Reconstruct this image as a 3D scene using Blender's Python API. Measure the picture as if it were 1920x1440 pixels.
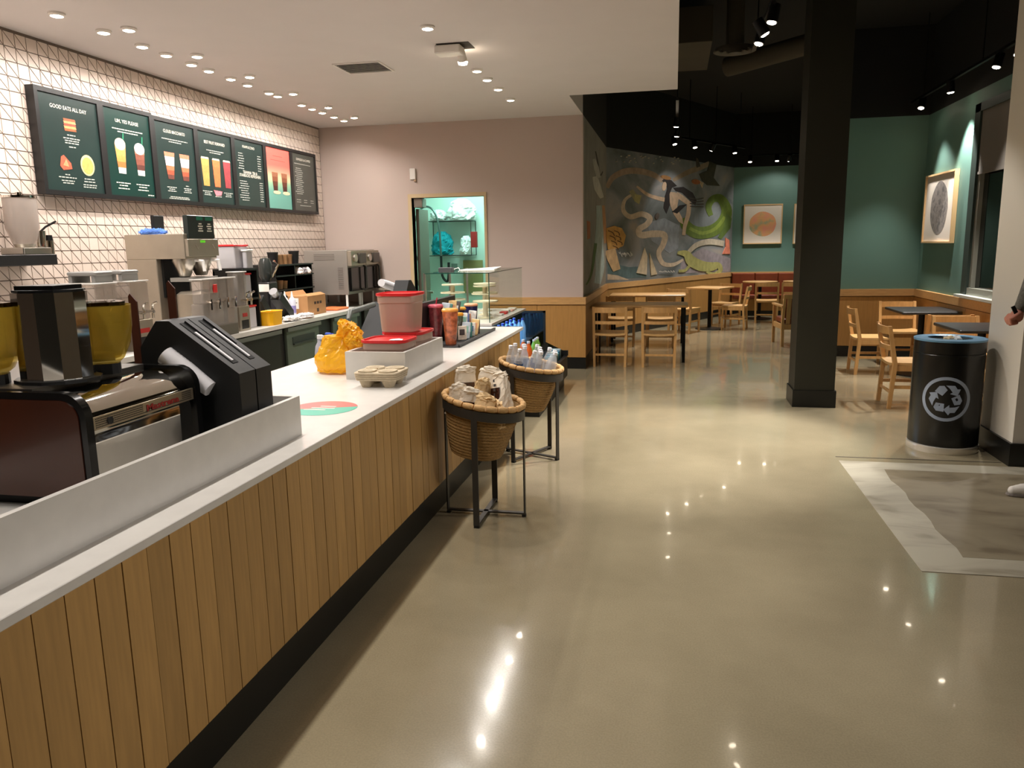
import bpy, bmesh, math, random
from mathutils import Vector, Matrix, noise
random.seed(7)
for o in list(bpy.data.objects): bpy.data.objects.remove(o)
SC = bpy.context.scene
COL = SC.collection
# ---------------------------------------------------------------- camera
CAM_H, FPX = 1.65, 1450.0
def cam_basis(pitch=10.2, roll=1.0, vp=(1265, 449)):
    p, r = math.radians(pitch), math.radians(roll)
    up = -Vector((math.sin(r)*math.cos(p), math.cos(r)*math.cos(p), math.sin(p)))
    v = Vector((vp[0]-960, vp[1]-720, FPX)).normalized()
    v = (v - up*v.dot(up)).normalized()
    return v.cross(up), v, up
_r, _v, _u = cam_basis()
RM = Matrix((_r, _v, _u))                 # camera (right, down, forward) -> world
cam = bpy.data.cameras.new('camera'); cam.sensor_width = 36.0; cam.lens = FPX/1920*36.0
cam.clip_start = 0.02; cam.clip_end = 200
camo = bpy.data.objects.new('camera', cam); COL.objects.link(camo)
cr, cd, cf = RM.col[0], RM.col[1], RM.col[2]
camo.matrix_world = Matrix(((cr[0], -cd[0], -cf[0], 0), (cr[1], -cd[1], -cf[1], 0), (cr[2], -cd[2], -cf[2], CAM_H), (0, 0, 0, 1)))
SC.camera = camo
def ray(x, y): return RM @ Vector((x-960.0, y-720.0, FPX))
O = Vector((0, 0, CAM_H))
def PZ(x, y, z=0.0): d = ray(x, y); return O + d*((z-CAM_H)/d.z)
def PX(x, y, X): d = ray(x, y); return O + d*(X/d.x)
def PY(x, y, Y): d = ray(x, y); return O + d*(Y/d.y)
def PPL(x, y, p, n): d = ray(x, y); return O + d*((Vector(p)-O).dot(n)/d.dot(n))
# ---------------------------------------------------------------- world, exposure
W = bpy.data.worlds.new('night'); SC.world = W; W.use_nodes = True
W.node_tree.nodes['Background'].inputs[0].default_value = (0.10, 0.13, 0.16, 1)
W.node_tree.nodes['Background'].inputs[1].default_value = 0.012
SC.view_settings.view_transform = 'Standard'; SC.view_settings.look = 'None'
SC.view_settings.gamma = 1.0; SC.view_settings.use_curve_mapping = False
SC.view_settings.exposure = EXPOSURE = 0.0
SPOT_W = 95.0          # watts of one ceiling spot
WARM = (1.0, 0.945, 0.90)
# ---------------------------------------------------------------- materials
def lin(c):
    c = c/255.0
    return c/12.92 if c <= .04045 else ((c+.055)/1.055)**2.4
def rgb(*c): return (lin(c[0]), lin(c[1]), lin(c[2]), 1.0)
MATS = {}
def setin(n, k, v):
    if k in n.inputs: n.inputs[k].default_value = v
def M(name, col, rough=.5, metal=0.0, spec=.5, noise=None, bump=None, emit=0.0, coat=0.0, rnd=0.0, stretch=(1,1,1), ecol=None, trans=0.0, alpha=1.0, sss=0.0, rnoise=0.0):
    if name in MATS: return MATS[name]
    m = bpy.data.materials.new(name); m.use_nodes = True; nt = m.node_tree; N = nt.nodes; L = nt.links
    b = N['Principled BSDF']; c = rgb(*col)
    b.inputs['Base Color'].default_value = c; b.inputs['Roughness'].default_value = rough; b.inputs['Metallic'].default_value = metal
    setin(b, 'Specular IOR Level', spec); setin(b, 'Coat Weight', coat); setin(b, 'Coat Roughness', .08)
    setin(b, 'Transmission Weight', trans); b.inputs['Alpha'].default_value = alpha
    if sss: setin(b, 'Subsurface Weight', sss); setin(b, 'Subsurface Scale', .02)
    if emit:
        b.inputs['Emission Color'].default_value = rgb(*(ecol or col)); b.inputs['Emission Strength'].default_value = emit
    tc = mp = None
    if noise or bump or rnoise:
        tc = N.new('ShaderNodeTexCoord'); mp = N.new('ShaderNodeMapping'); mp.inputs['Scale'].default_value = stretch
        L.new(tc.outputs['Object'], mp.inputs['Vector'])
    src = None
    if noise:
        sc, amt = noise
        nz = N.new('ShaderNodeTexNoise'); nz.inputs['Scale'].default_value = sc; nz.inputs['Detail'].default_value = 5
        L.new(mp.outputs[0], nz.inputs['Vector'])
        rp = N.new('ShaderNodeMapRange'); rp.inputs['From Min'].default_value = .3; rp.inputs['From Max'].default_value = .7
        rp.inputs['To Min'].default_value = 1-amt; rp.inputs['To Max'].default_value = 1+amt
        L.new(nz.outputs['Fac'], rp.inputs['Value']); src = rp.outputs[0]
        if rnoise:
            rr = N.new('ShaderNodeMapRange'); rr.inputs['From Min'].default_value = .3; rr.inputs['From Max'].default_value = .7
            rr.inputs['To Min'].default_value = max(.02, rough-rnoise); rr.inputs['To Max'].default_value = rough+rnoise
            L.new(nz.outputs['Fac'], rr.inputs['Value']); L.new(rr.outputs[0], b.inputs['Roughness'])
    if rnd:
        oi = N.new('ShaderNodeObjectInfo'); r2 = N.new('ShaderNodeMapRange')
        r2.inputs['To Min'].default_value = 1-rnd; r2.inputs['To Max'].default_value = 1+rnd
        L.new(oi.outputs['Random'], r2.inputs['Value'])
        if src:
            mu = N.new('ShaderNodeMath'); mu.operation = 'MULTIPLY'; L.new(src, mu.inputs[0]); L.new(r2.outputs[0], mu.inputs[1]); src = mu.outputs[0]
        else: src = r2.outputs[0]
    if src:
        vm = N.new('ShaderNodeVectorMath'); vm.operation = 'SCALE'; vm.inputs[0].default_value = c[:3]
        L.new(src, vm.inputs['Scale']); L.new(vm.outputs[0], b.inputs['Base Color'])
    if bump:
        sc, st = bump
        n2 = N.new('ShaderNodeTexNoise'); n2.inputs['Scale'].default_value = sc; n2.inputs['Detail'].default_value = 4
        L.new(mp.outputs[0], n2.inputs['Vector']); bm = N.new('ShaderNodeBump'); bm.inputs['Strength'].default_value = st; bm.inputs['Distance'].default_value = .01
        L.new(n2.outputs['Fac'], bm.inputs['Height']); L.new(bm.outputs[0], b.inputs['Normal'])
    MATS[name] = m; return m
def CLEAR(name, col=(235, 245, 245), fac=.10, rough=.03, ior=1.45):
    # clear pane or clear plastic: see-through body with a Fresnel gloss on top
    if name in MATS: return MATS[name]
    m = bpy.data.materials.new(name); m.use_nodes = True; nt = m.node_tree; N = nt.nodes; L = nt.links; N.clear()
    out = N.new('ShaderNodeOutputMaterial'); tr = N.new('ShaderNodeBsdfTransparent'); gl = N.new('ShaderNodeBsdfGlossy'); mx = N.new('ShaderNodeMixShader')
    tr.inputs[0].default_value = rgb(*col); gl.inputs['Roughness'].default_value = rough
    lw = N.new('ShaderNodeLayerWeight'); lw.inputs['Blend'].default_value = .5; pw = N.new('ShaderNodeMath'); pw.operation = 'POWER'; pw.inputs[1].default_value = 5.0; L.new(lw.outputs['Facing'], pw.inputs[0])
    fr = N.new('ShaderNodeMath'); fr.operation = 'MULTIPLY'; fr.inputs[1].default_value = .5; L.new(pw.outputs[0], fr.inputs[0]); ad = N.new('ShaderNodeMath'); ad.operation = 'ADD'; ad.inputs[1].default_value = fac; ad.use_clamp = True
    L.new(fr.outputs[0], ad.inputs[0]); L.new(ad.outputs[0], mx.inputs[0]); L.new(tr.outputs[0], mx.inputs[1]); L.new(gl.outputs[0], mx.inputs[2]); L.new(mx.outputs[0], out.inputs[0])
    MATS[name] = m; return m
def MILKY(name, col, fac=.55, rough=.35):
    # translucent plastic: part diffuse, part see-through
    if name in MATS: return MATS[name]
    m = M(name, col, rough, spec=.4); nt = m.node_tree; N = nt.nodes; L = nt.links
    out = N['Material Output']; b = N['Principled BSDF']; tr = N.new('ShaderNodeBsdfTransparent'); tr.inputs[0].default_value = rgb(*[min(255, int(c*.5+128)) for c in col])
    mx = N.new('ShaderNodeMixShader'); mx.inputs[0].default_value = fac
    L.new(tr.outputs[0], mx.inputs[1]); L.new(b.outputs[0], mx.inputs[2]); L.new(mx.outputs[0], out.inputs[0])
    return m
black = M('black_satin', (14, 14, 14), .45, noise=(30, .15))
blackm = M('black_metal', (20, 20, 20), .38, .6)
dgrey = M('dark_grey_metal', (66, 64, 60), .45, .5)
steel = M('stainless_steel', (196, 190, 180), .28, 1.0, noise=(60, .05), stretch=(1, 1, 12))
steelm = M('matte_stainless', (176, 166, 150), .42, .75, noise=(8, .04))
chrome = M('chrome', (225, 222, 215), .04, 1.0)
white = M('white_plastic', (232, 230, 226), .4)
quartz = M('pale_quartz', (216, 212, 205), .28, noise=(14, .04), coat=.1)
paper = M('white_paper', (236, 232, 224), .8)
oak = M('oak', (190, 145, 90), .42, noise=(9, .13), stretch=(6, 6, .7), rnd=.04)
oakx = M('oak_flat', (196, 152, 98), .38, noise=(9, .12), stretch=(.7, 6, 6), rnd=.04)
plankm = M('counter_oak', (180, 140, 82), .5, noise=(10, .10), stretch=(5, 5, .5), rnd=.11)
wains = M('wainscot_oak', (176, 130, 72), .4, noise=(7, .10), stretch=(6, 6, .5), rnd=.03)
red = M('red_plastic', (214, 42, 44), .35)
glass = CLEAR('clear_glass', (251, 254, 252), .015, .02, 1.18)
clearp = MILKY('clear_plastic', (226, 228, 230), .28, .08)
# ---------------------------------------------------------------- mesh builder
WM = {}
class MB:
    def __init__(s): s.v = []; s.f = []
    def add(s, vs, fs, T=None):
        o = len(s.v); s.v += [(T @ Vector(p)) if T else Vector(p) for p in vs]; s.f += [tuple(i+o for i in q) for q in fs]; return s
    def box(s, x0, x1, y0, y1, z0, z1, T=None):
        return s.add([(x0,y0,z0),(x1,y0,z0),(x1,y1,z0),(x0,y1,z0),(x0,y0,z1),(x1,y0,z1),(x1,y1,z1),(x0,y1,z1)],
                     [(0,3,2,1),(4,5,6,7),(0,1,5,4),(1,2,6,5),(2,3,7,6),(3,0,4,7)], T)
    def rbox(s, x0, x1, y0, y1, z0, z1, r=.01, T=None, n=3):
        # box with rounded vertical edges and chamfered rims
        c = []; r = min(r, (x1-x0)/2.01, (y1-y0)/2.01)
        for cx, cy, a0 in ((x1-r, y1-r, 0), (x0+r, y1-r, 90), (x0+r, y0+r, 180), (x1-r, y0+r, 270)):
            for k in range(n+1):
                a = math.radians(a0+90*k/n); c.append((cx+r*math.cos(a), cy+r*math.sin(a)))
        mx, my = (x0+x1)/2, (y0+y1)/2; q = min(r*.5, (z1-z0)/4)
        def lay(z, d): return [(x+(-d if x > mx else d), y+(-d if y > my else d), z) for x, y in c]
        rows = [lay(z0, q), lay(z0+q, 0), lay(z1-q, 0), lay(z1, q)]; m = len(c)
        vs = sum(rows, []); fs = [(j*m+i, j*m+(i+1) % m, (j+1)*m+(i+1) % m, (j+1)*m+i) for j in range(3) for i in range(m)]
        fs += [tuple(range(m-1, -1, -1)), tuple(range(3*m, 4*m))]
        return s.add(vs, fs, T)
    def cyl(s, p0, p1, r0, r1=None, n=12, cap=True, T=None):
        p0, p1 = Vector(p0), Vector(p1); r1 = r0 if r1 is None else r1; d = (p1-p0).normalized()
        a = d.orthogonal().normalized(); b = d.cross(a)
        vs = [p+(a*math.cos(2*math.pi*i/n)+b*math.sin(2*math.pi*i/n))*r for p, r in ((p0, r0), (p1, r1)) for i in range(n)]
        fs = [(i, (i+1) % n, n+(i+1) % n, n+i) for i in range(n)]
        if cap: fs += [tuple(range(n-1, -1, -1)), tuple(range(n, 2*n))]
        return s.add(vs, fs, T)
    def lathe(s, prof, n=24, T=None, cap=True, sq=None):
        # sq: superellipse power for squarish sections
        vs = []; m = len(prof)
        for r, z in prof:
            for i in range(n):
                a = 2*math.pi*i/n; c, q = math.cos(a), math.sin(a)
                k = 1.0 if not sq else 1.0/((abs(c)**sq+abs(q)**sq)**(1.0/sq))
                vs.append((r*c*k, r*q*k, z))
        fs = [(j*n+i, j*n+(i+1) % n, (j+1)*n+(i+1) % n, (j+1)*n+i) for j in range(m-1) for i in range(n)]
        if cap: fs += [tuple(range(n-1, -1, -1)), tuple(range((m-1)*n, m*n))]
        return s.add(vs, fs, T)
    def tube(s, pts, r, n=8, T=None, closed=False):
        pts = [Vector(p) for p in pts]; m = len(pts); rs = r if isinstance(r, (list, tuple)) else [r]*m; vs = []; prev = None
        for i, p in enumerate(pts):
            d = (pts[(i+1) % m]-pts[i-1]) if closed else (pts[min(i+1, m-1)]-pts[max(i-1, 0)])
            d.normalize(); a = d.orthogonal().normalized() if prev is None else (prev-d*prev.dot(d)).normalized(); prev = a; b = d.cross(a)
            vs += [p+(a*math.cos(2*math.pi*k/n)+b*math.sin(2*math.pi*k/n))*rs[i] for k in range(n)]
        e = m if closed else m-1
        fs = [(i*n+k, i*n+(k+1) % n, ((i+1) % m)*n+(k+1) % n, ((i+1) % m)*n+k) for i in range(e) for k in range(n)]
        if not closed: fs += [tuple(range(n-1, -1, -1)), tuple(range((m-1)*n, m*n))]
        return s.add(vs, fs, T)
    def prism(s, poly, fn0, fn1):
        # poly: 2-D outline; fn0/fn1 map (a, b) to the two end faces
        n = len(poly); vs = [fn0(*p) for p in poly]+[fn1(*p) for p in poly]
        return s.add(vs, [tuple(range(n-1, -1, -1)), tuple(range(n, 2*n))]+[(i, (i+1) % n, n+(i+1) % n, n+i) for i in range(n)])
    def blob(s, c, rad, amp=.25, fr=2.0, seed=0, n=3, T=None, flat=None):
        bm = bmesh.new(); bmesh.ops.create_icosphere(bm, subdivisions=n, radius=1.0); vs = []
        for v in bm.verts:
            d = 1+amp*noise.noise(v.co*fr+Vector((seed*7.3, seed*1.7, seed)))+amp*.5*noise.noise(v.co*fr*2.7+Vector((seed, 3, seed)))
            p = Vector((v.co.x*rad[0]*d, v.co.y*rad[1]*d, v.co.z*rad[2]*d))
            if flat is not None: p.z = max(p.z, flat)
            vs.append(p+Vector(c))
        fs = [tuple(v.index for v in f.verts) for f in bm.faces]; bm.free(); return s.add(vs, fs, T)
    def mesh(s, name, mat, smooth=False):
        me = bpy.data.meshes.new(name); me.from_pydata([tuple(v) for v in s.v], [], s.f); me.update()
        bm = bmesh.new(); bm.from_mesh(me); bmesh.ops.recalc_face_normals(bm, faces=bm.faces); bm.to_mesh(me); bm.free()
        if mat: me.materials.append(mat)
        if smooth:
            me.polygons.foreach_set('use_smooth', [True]*len(me.polygons))
            try: me.set_sharp_from_angle(angle=math.radians(40))
            except Exception: pass
        return me
    def build(s, name, mat, parent=None, smooth=False, world=False, label=None):
        if parent is not None:
            if world: inv = WM[parent].inverted(); s.v = [inv @ v for v in s.v]
            o = bpy.data.objects.new(name, s.mesh(name, mat, smooth)); COL.objects.link(o); o.parent = parent; WM[o] = WM[parent]
        else:
            xs = [v.x for v in s.v]; ys = [v.y for v in s.v]; zs = [v.z for v in s.v]
            c = Vector(((min(xs)+max(xs))/2, (min(ys)+max(ys))/2, min(zs))); s.v = [v-c for v in s.v]
            o = bpy.data.objects.new(name, s.mesh(name, mat, smooth)); COL.objects.link(o); o.location = c; WM[o] = Matrix.Translation(c)
        if label: o['label'] = label
        return o
def tag(o, label, cat, group=None):
    o['label'] = label; o['category'] = cat
    if group: o['group'] = group
    return o
def thing(name, label, cat, loc=(0, 0, 0), rz=0.0, group=None, mat4=None):
    o = bpy.data.objects.new(name, None); COL.objects.link(o); o.empty_display_size = .1
    m = mat4 if mat4 is not None else Matrix.Translation(Vector(loc)) @ Matrix.Rotation(rz, 4, 'Z')
    o.matrix_world = m; WM[o] = m
    return tag(o, label, cat, group)
def struct(o): o['kind'] = 'structure'; return o
def copy_part(ch, parent):
    c = ch.copy(); COL.objects.link(c); c.parent = parent
    for g in KIDS.get(ch, []): copy_part(g, c)
    return c
KIDS = {}
def kids_index():
    KIDS.clear()
    for o in COL.objects:
        if o.parent: KIDS.setdefault(o.parent, []).append(o)
def dup(root, loc, rz=0.0, label=None, group=None, scale=None, mat4=None):
    r = root.copy(); COL.objects.link(r); m = mat4 if mat4 is not None else Matrix.Translation(Vector(loc)) @ Matrix.Rotation(rz, 4, 'Z')
    r.matrix_world = m; WM[r] = m
    if label: r['label'] = label
    if group: r['group'] = group
    if root not in KIDS: kids_index()
    for ch in KIDS.get(root, []): copy_part(ch, r)
    return r
def text_into(mb, s, size, T, width=None, xs=1.0, align='CENTER', bold=0.0):
    cu = bpy.data.curves.new('lettering', 'FONT'); cu.body = s; cu.size = size; cu.align_x = align; cu.resolution_u = 2; cu.offset = bold
    ob = bpy.data.objects.new('lettering', cu); COL.objects.link(ob)
    dg = bpy.context.evaluated_depsgraph_get(); me = bpy.data.meshes.new_from_object(ob.evaluated_get(dg))
    if width and me.vertices:
        w = max(v.co.x for v in me.vertices)-min(v.co.x for v in me.vertices); xs = width/w
    mb.add([(v.co.x*xs, v.co.y, 0) for v in me.vertices], [tuple(p.vertices) for p in me.polygons], T)
    bpy.data.objects.remove(ob); bpy.data.curves.remove(cu); bpy.data.meshes.remove(me)
def skinned(name, chains, mat, parent, vox=.012, smooth=6):
    # one continuous surface grown round tapered limbs: chains = lists of (point, radius)
    mb = MB()
    for ch in chains:
        for (p0, r0), (p1, r1) in zip(ch[:-1], ch[1:]):
            p0, p1 = Vector(p0), Vector(p1); k = max(2, int((p1-p0).length/max(.004, min(r0, r1)*.6)))
            for i in range(k+1):
                t = i/k; p = p0.lerp(p1, t); r = r0+(r1-r0)*t
                bm = bmesh.new(); bmesh.ops.create_icosphere(bm, subdivisions=2, radius=r)
                mb.add([v.co+p for v in bm.verts], [tuple(v.index for v in f.verts) for f in bm.faces]); bm.free()
    me = mb.mesh(name, None); ob = bpy.data.objects.new(name, me); COL.objects.link(ob)
    md = ob.modifiers.new('r', 'REMESH'); md.mode = 'VOXEL'; md.voxel_size = vox
    if smooth: ms = ob.modifiers.new('s', 'SMOOTH'); ms.iterations = smooth; ms.factor = .5
    dg = bpy.context.evaluated_depsgraph_get(); m2 = bpy.data.meshes.new_from_object(ob.evaluated_get(dg))
    bpy.data.objects.remove(ob); bpy.data.meshes.remove(me)
    m2.name = name; m2.materials.clear(); m2.materials.append(mat); m2.polygons.foreach_set('use_smooth', [True]*len(m2.polygons))
    if parent:
        m2.transform(WM[parent].inverted())
    o = bpy.data.objects.new(name, m2); COL.objects.link(o)
    if parent: o.parent = parent; WM[o] = WM[parent]
    return o
# ---------------------------------------------------------------- materials of the setting
def concrete():
    m = M('polished_concrete', (150, 140, 120), .16, spec=.5, coat=.35); setin(m.node_tree.nodes['Principled BSDF'], 'Coat Roughness', .03)
    nt = m.node_tree; N = nt.nodes; L = nt.links; b = N['Principled BSDF']; tc = N.new('ShaderNodeTexCoord')
    n1 = N.new('ShaderNodeTexNoise'); n1.inputs['Scale'].default_value = .9; n1.inputs['Detail'].default_value = 8; n1.inputs['Roughness'].default_value = .6
    n2 = N.new('ShaderNodeTexNoise'); n2.inputs['Scale'].default_value = 140; n2.inputs['Detail'].default_value = 2
    L.new(tc.outputs['Object'], n1.inputs['Vector']); L.new(tc.outputs['Object'], n2.inputs['Vector'])
    r1 = N.new('ShaderNodeValToRGB'); r1.color_ramp.elements[0].position = .3; r1.color_ramp.elements[1].position = .72
    r1.color_ramp.elements[0].color = rgb(144, 133, 107); r1.color_ramp.elements[1].color = rgb(170, 158, 129)
    L.new(n1.outputs['Fac'], r1.inputs[0])
    r2 = N.new('ShaderNodeMapRange'); r2.inputs['From Min'].default_value = .35; r2.inputs['From Max'].default_value = .65; r2.inputs['To Min'].default_value = .93; r2.inputs['To Max'].default_value = 1.06
    L.new(n2.outputs['Fac'], r2.inputs['Value'])
    vm = N.new('ShaderNodeVectorMath'); vm.operation = 'SCALE'; L.new(r1.outputs[0], vm.inputs[0]); L.new(r2.outputs[0], vm.inputs['Scale']); L.new(vm.outputs[0], b.inputs['Base Color'])
    r3 = N.new('ShaderNodeMapRange'); r3.inputs['To Min'].default_value = .09; r3.inputs['To Max'].default_value = .19
    L.new(n1.outputs['Fac'], r3.inputs['Value']); L.new(r3.outputs[0], b.inputs['Roughness'])
    bp = N.new('ShaderNodeBump'); bp.inputs['Strength'].default_value = .05; bp.inputs['Distance'].default_value = .02
    n4 = N.new('ShaderNodeTexNoise'); n4.inputs['Scale'].default_value = 3.5; L.new(tc.outputs['Object'], n4.inputs['Vector']); L.new(n4.outputs['Fac'], bp.inputs['Height']); L.new(bp.outputs[0], b.inputs['Normal'])
    return m
plaster = M('ceiling_white', (212, 206, 205), .85, noise=(3, .015))
mauve = M('mauve_wall_paint', (187, 170, 161), .7, noise=(2, .02))
green = M('sea_green_paint', (93, 127, 116), .6, noise=(2, .03))
blackp = M('black_ceiling_paint', (15, 15, 14), .9)
offwhite = M('off_white_paint', (214, 207, 192), .7)
basem = M('black_rubber_base', (20, 20, 18), .35)
grout = M('grout', (112, 98, 88), .9)
tilem = M('white_wall_tile', (214, 197, 184), .32, rnd=.03)
colm = M('dark_column_paint', (33, 32, 20), .55, noise=(4, .05))
mint = M('mint_wall_panel', (196, 214, 204), .4)
frame_tan = M('tan_door_frame', (196, 172, 134), .5)

def wall(name, x0, x1, y0, y1, z0, z1, mat):
    return struct(MB().box(x0, x1, y0, y1, z0, z1).build(name, mat))
struct(MB().box(-5.0, 5.0, -3.2, 19.0, -.1, 0).build('floor', concrete()))
CZ = 3.26; TZ = 4.4
struct(MB().box(-4.9, 0.0, -3.0, 8.9, CZ, TZ-.01).box(-4.9, -1.17, 8.9, 10.23, CZ, TZ-.01).build('ceiling', plaster))
struct(MB().box(-5.0, 5.0, -3.2, 19.0, TZ, TZ+.1).build('ceiling_black', blackp))
# left wall: grout backing carrying triangular tiles (built below)
wl = wall('wall_left', -4.95, -4.78, -3.0, 10.23, 0, CZ, grout)
# back wall with its doorway
DX0, DX1, DZ = -3.49, -2.485, 2.295
BY = 10.23
wb = MB().box(-4.78, DX0, BY, BY+.12, 0, CZ).box(DX1, -1.17, BY, BY+.12, 0, CZ).box(DX0, DX1, BY, BY+.12, DZ, CZ)
wbo = struct(wb.build('wall_back', mauve))
struct(MB().box(DX0-.05, DX0, BY-.015, BY+.13, 0, DZ+.05).box(DX1, DX1+.035, BY-.015, BY+.13, 0, DZ+.05).box(DX0, DX1, BY-.015, BY+.13, DZ, DZ+.05).build('door_1', frame_tan))
# wash-up room behind the doorway
wall('wall_washroom_back', -4.2, -1.4, 12.1, 12.2, 0, 3.0, mint); wall('wall_washroom_left', -4.3, -4.2, BY+.12, 12.2, 0, 3.0, mint)
wall('wall_washroom_right', -1.4, -1.32, BY+.12, 12.1, 0, 3.0, mint); wall('ceiling_washroom', -4.3, -1.32, BY+.12, 12.2, 3.0, 3.1, mint)
# dining walls
wall('wall_mural_end', -1.31, -1.17, BY+.12, 13.75, 0, CZ, M('mural_end_paint', (140, 136, 124), .75, noise=(3, .15)))
A2, B2 = Vector((-1.17, 13.72, 0)), Vector((1.27, 18.45, 0)); MD = (B2-A2).normalized(); MNn = Vector((MD.y, -MD.x, 0))
def along(mb, a, b, t, z0, z1, off=0.0):
    # a slab standing on the line a-b, t thick away from the room, shifted off into the room
    d = (b-a).normalized(); n = Vector((d.y, -d.x, 0)); p = [a+n*off, b+n*off, b+n*(off-t), a+n*(off-t)]
    return mb.add([(q.x, q.y, z0) for q in p]+[(q.x, q.y, z1) for q in p], [(0,3,2,1),(4,5,6,7),(0,1,5,4),(1,2,6,5),(2,3,7,6),(3,0,4,7)])
def mural_ground():
    m = M('mural_ground', (120, 124, 120), .8); nt = m.node_tree; N = nt.nodes; L = nt.links; b = N['Principled BSDF']
    tc = N.new('ShaderNodeTexCoord'); mp = N.new('ShaderNodeMapping'); mp.inputs['Scale'].default_value = (1, 1, 1.6); L.new(tc.outputs['Object'], mp.inputs[0])
    nz = N.new('ShaderNodeTexNoise'); nz.inputs['Scale'].default_value = .75; nz.inputs['Detail'].default_value = 6; nz.inputs['Distortion'].default_value = 1.2; L.new(mp.outputs[0], nz.inputs['Vector'])
    rp = N.new('ShaderNodeValToRGB'); cr_ = rp.color_ramp
    cr_.elements[0].position = .3; cr_.elements[0].color = rgb(86, 92, 90); cr_.elements[1].position = .72; cr_.elements[1].color = rgb(168, 156, 144)
    e = cr_.elements.new(.48); e.color = rgb(120, 126, 126); e = cr_.elements.new(.6); e.color = rgb(146, 146, 146)
    L.new(nz.outputs['Fac'], rp.inputs[0]); L.new(rp.outputs[0], b.inputs['Base Color']); return m
mg = mural_ground()
wm = struct(along(MB(), A2, B2, .12, 0, CZ).build('wall_mural', mg))
wall('wall_green', 1.27, 3.6, 18.45, 18.57, 0, CZ, green)
R0, R1 = Vector((3.45, 18.45, 0)), Vector((1.86, 11.7, 0))
struct(along(MB(), R0, R1, .12, 0, CZ).build('wall_green_return', green))
wall('wall_right_end', 1.92, 3.42, 11.7, 11.82, 0, CZ, green)
WY0, WY1, WZ0, WZ1 = 7.0, 9.93, 1.0, 3.1
struct(MB().box(3.3, 3.42, WY1, 11.7, 0, CZ).box(3.3, 3.42, 6.68, WY0, 0, CZ).box(3.3, 3.42, WY0, WY1, 0, WZ0-.02).box(3.3, 3.42, WY0, WY1, WZ1, CZ).build('wall_right', green))
# black-painted upper walls above the dining room
up = MB().box(-1.31, -1.17, BY, 13.75, CZ, TZ).box(1.27, 3.6, 18.45, 18.57, CZ, TZ).box(1.92, 3.42, 11.7, 11.82, CZ, TZ).box(3.3, 3.42, 6.68, 11.7, CZ, TZ)
along(up, A2, B2, .12, CZ, TZ); along(up, R0, R1, .12, CZ, TZ); struct(up.build('wall_upper_black', blackp))
# near right: white wall end beside the bin, then the entrance side out of frame
struct(MB().box(2.43, 4.9, 6.07, 6.68, 0, TZ).build('wall_stub', offwhite))
wall('wall_right_near', 4.75, 4.9, -3.0, 6.07, 0, TZ, offwhite)
wall('wall_behind', -4.9, 4.9, -3.15, -3.0, 0, TZ, M('dark_wall_paint', (52, 52, 48), .6))
struct(MB().box(2.41, 4.9, 6.05, 6.70, 0, .17).build('baseboard_stub', basem))
# square column
struct(MB().box(1.2, 1.58, 8.02, 8.42, .17, TZ).build('wall_column', colm))
struct(MB().box(1.185, 1.595, 8.005, 8.435, 0, .17).build('baseboard_column', basem))
# wainscots: panel, cap rail, black base
def wainscot(n, a, b, seg, z1=.955):
    a, b = Vector(a), Vector(b); L_ = (b-a).length
    root = along(MB(), a, b, .02, .15, z1-.1, .02).build('trim_%d' % n, wains); struct(root)
    k = max(1, round(L_/seg))
    for i in range(k):
        p0 = a.lerp(b, i/k); p1 = a.lerp(b, (i+1)/k); d = (p1-p0).normalized()*.003
        along(MB(), p0+d, p1-d, .012, .155, z1-.108, .032).build('panel', wains, root, world=True)
    along(MB(), a, b, .045, z1-.095, z1, .045).build('cap_rail', oakx, root, world=True)
    along(MB(), a, b, .03, 0, .15, .035).build('base', basem, root, world=True)
wainscot(1, (DX1+.05, BY, 0), (-1.13, BY, 0), .62)
wainscot(2, (-1.17, BY, 0), (-1.17, 13.7, 0), 1.15)
wainscot(3, (A2.x, A2.y, 0), (B2.x, B2.y, 0), 1.1)
wainscot(4, (1.92, 11.7, 0), (3.3, 11.7, 0), 1.4)
wainscot(5, (3.3, 11.7, 0), (3.3, 6.70, 0), 1.0)
# window in the right wall
win = struct(MB().box(3.27, 3.40, WY1-.16, WY1, WZ0, WZ1).box(3.27, 3.40, WY0, WY0+.1, WZ0, WZ1).box(3.27, 3.40, WY0, WY1, WZ1-.09, WZ1).build('window_1', M('window_frame_dark', (40, 52, 46), .5)))
MB().box(3.30, 3.38, WY1-.22, WY1-.16, WZ0+.08, WZ1-.09).box(3.30, 3.38, 8.4, 8.46, WZ0+.08, WZ1-.09).box(3.28, 3.39, WY0+.1, WY1-.16, WZ0, WZ0+.08).build('sash', M('window_sash', (150, 150, 138), .4, .3), win, world=True)
for y0, y1 in ((WY0+.1, 8.4), (8.46, WY1-.22)):
    MB().box(3.345, 3.355, y0, y1, WZ0+.08, WZ1-.09).build('pane', M('night_glass', (10, 14, 12), .05, spec=.6), win, world=True)
MB().box(3.29, 3.30, WY0+.1, WY1-.17, 2.36, WZ1-.09).box(3.283, 3.307, WY0+.1, WY1-.17, 2.33, 2.36).build('roller_blind', M('blind_cloth', (112, 106, 98), .8), win, world=True)
MB().box(3.2, 3.4, WY0, WY1, WZ0-.03, WZ0).build('window_sill', M('sill_white', (196, 200, 190), .4), win, world=True)
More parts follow.
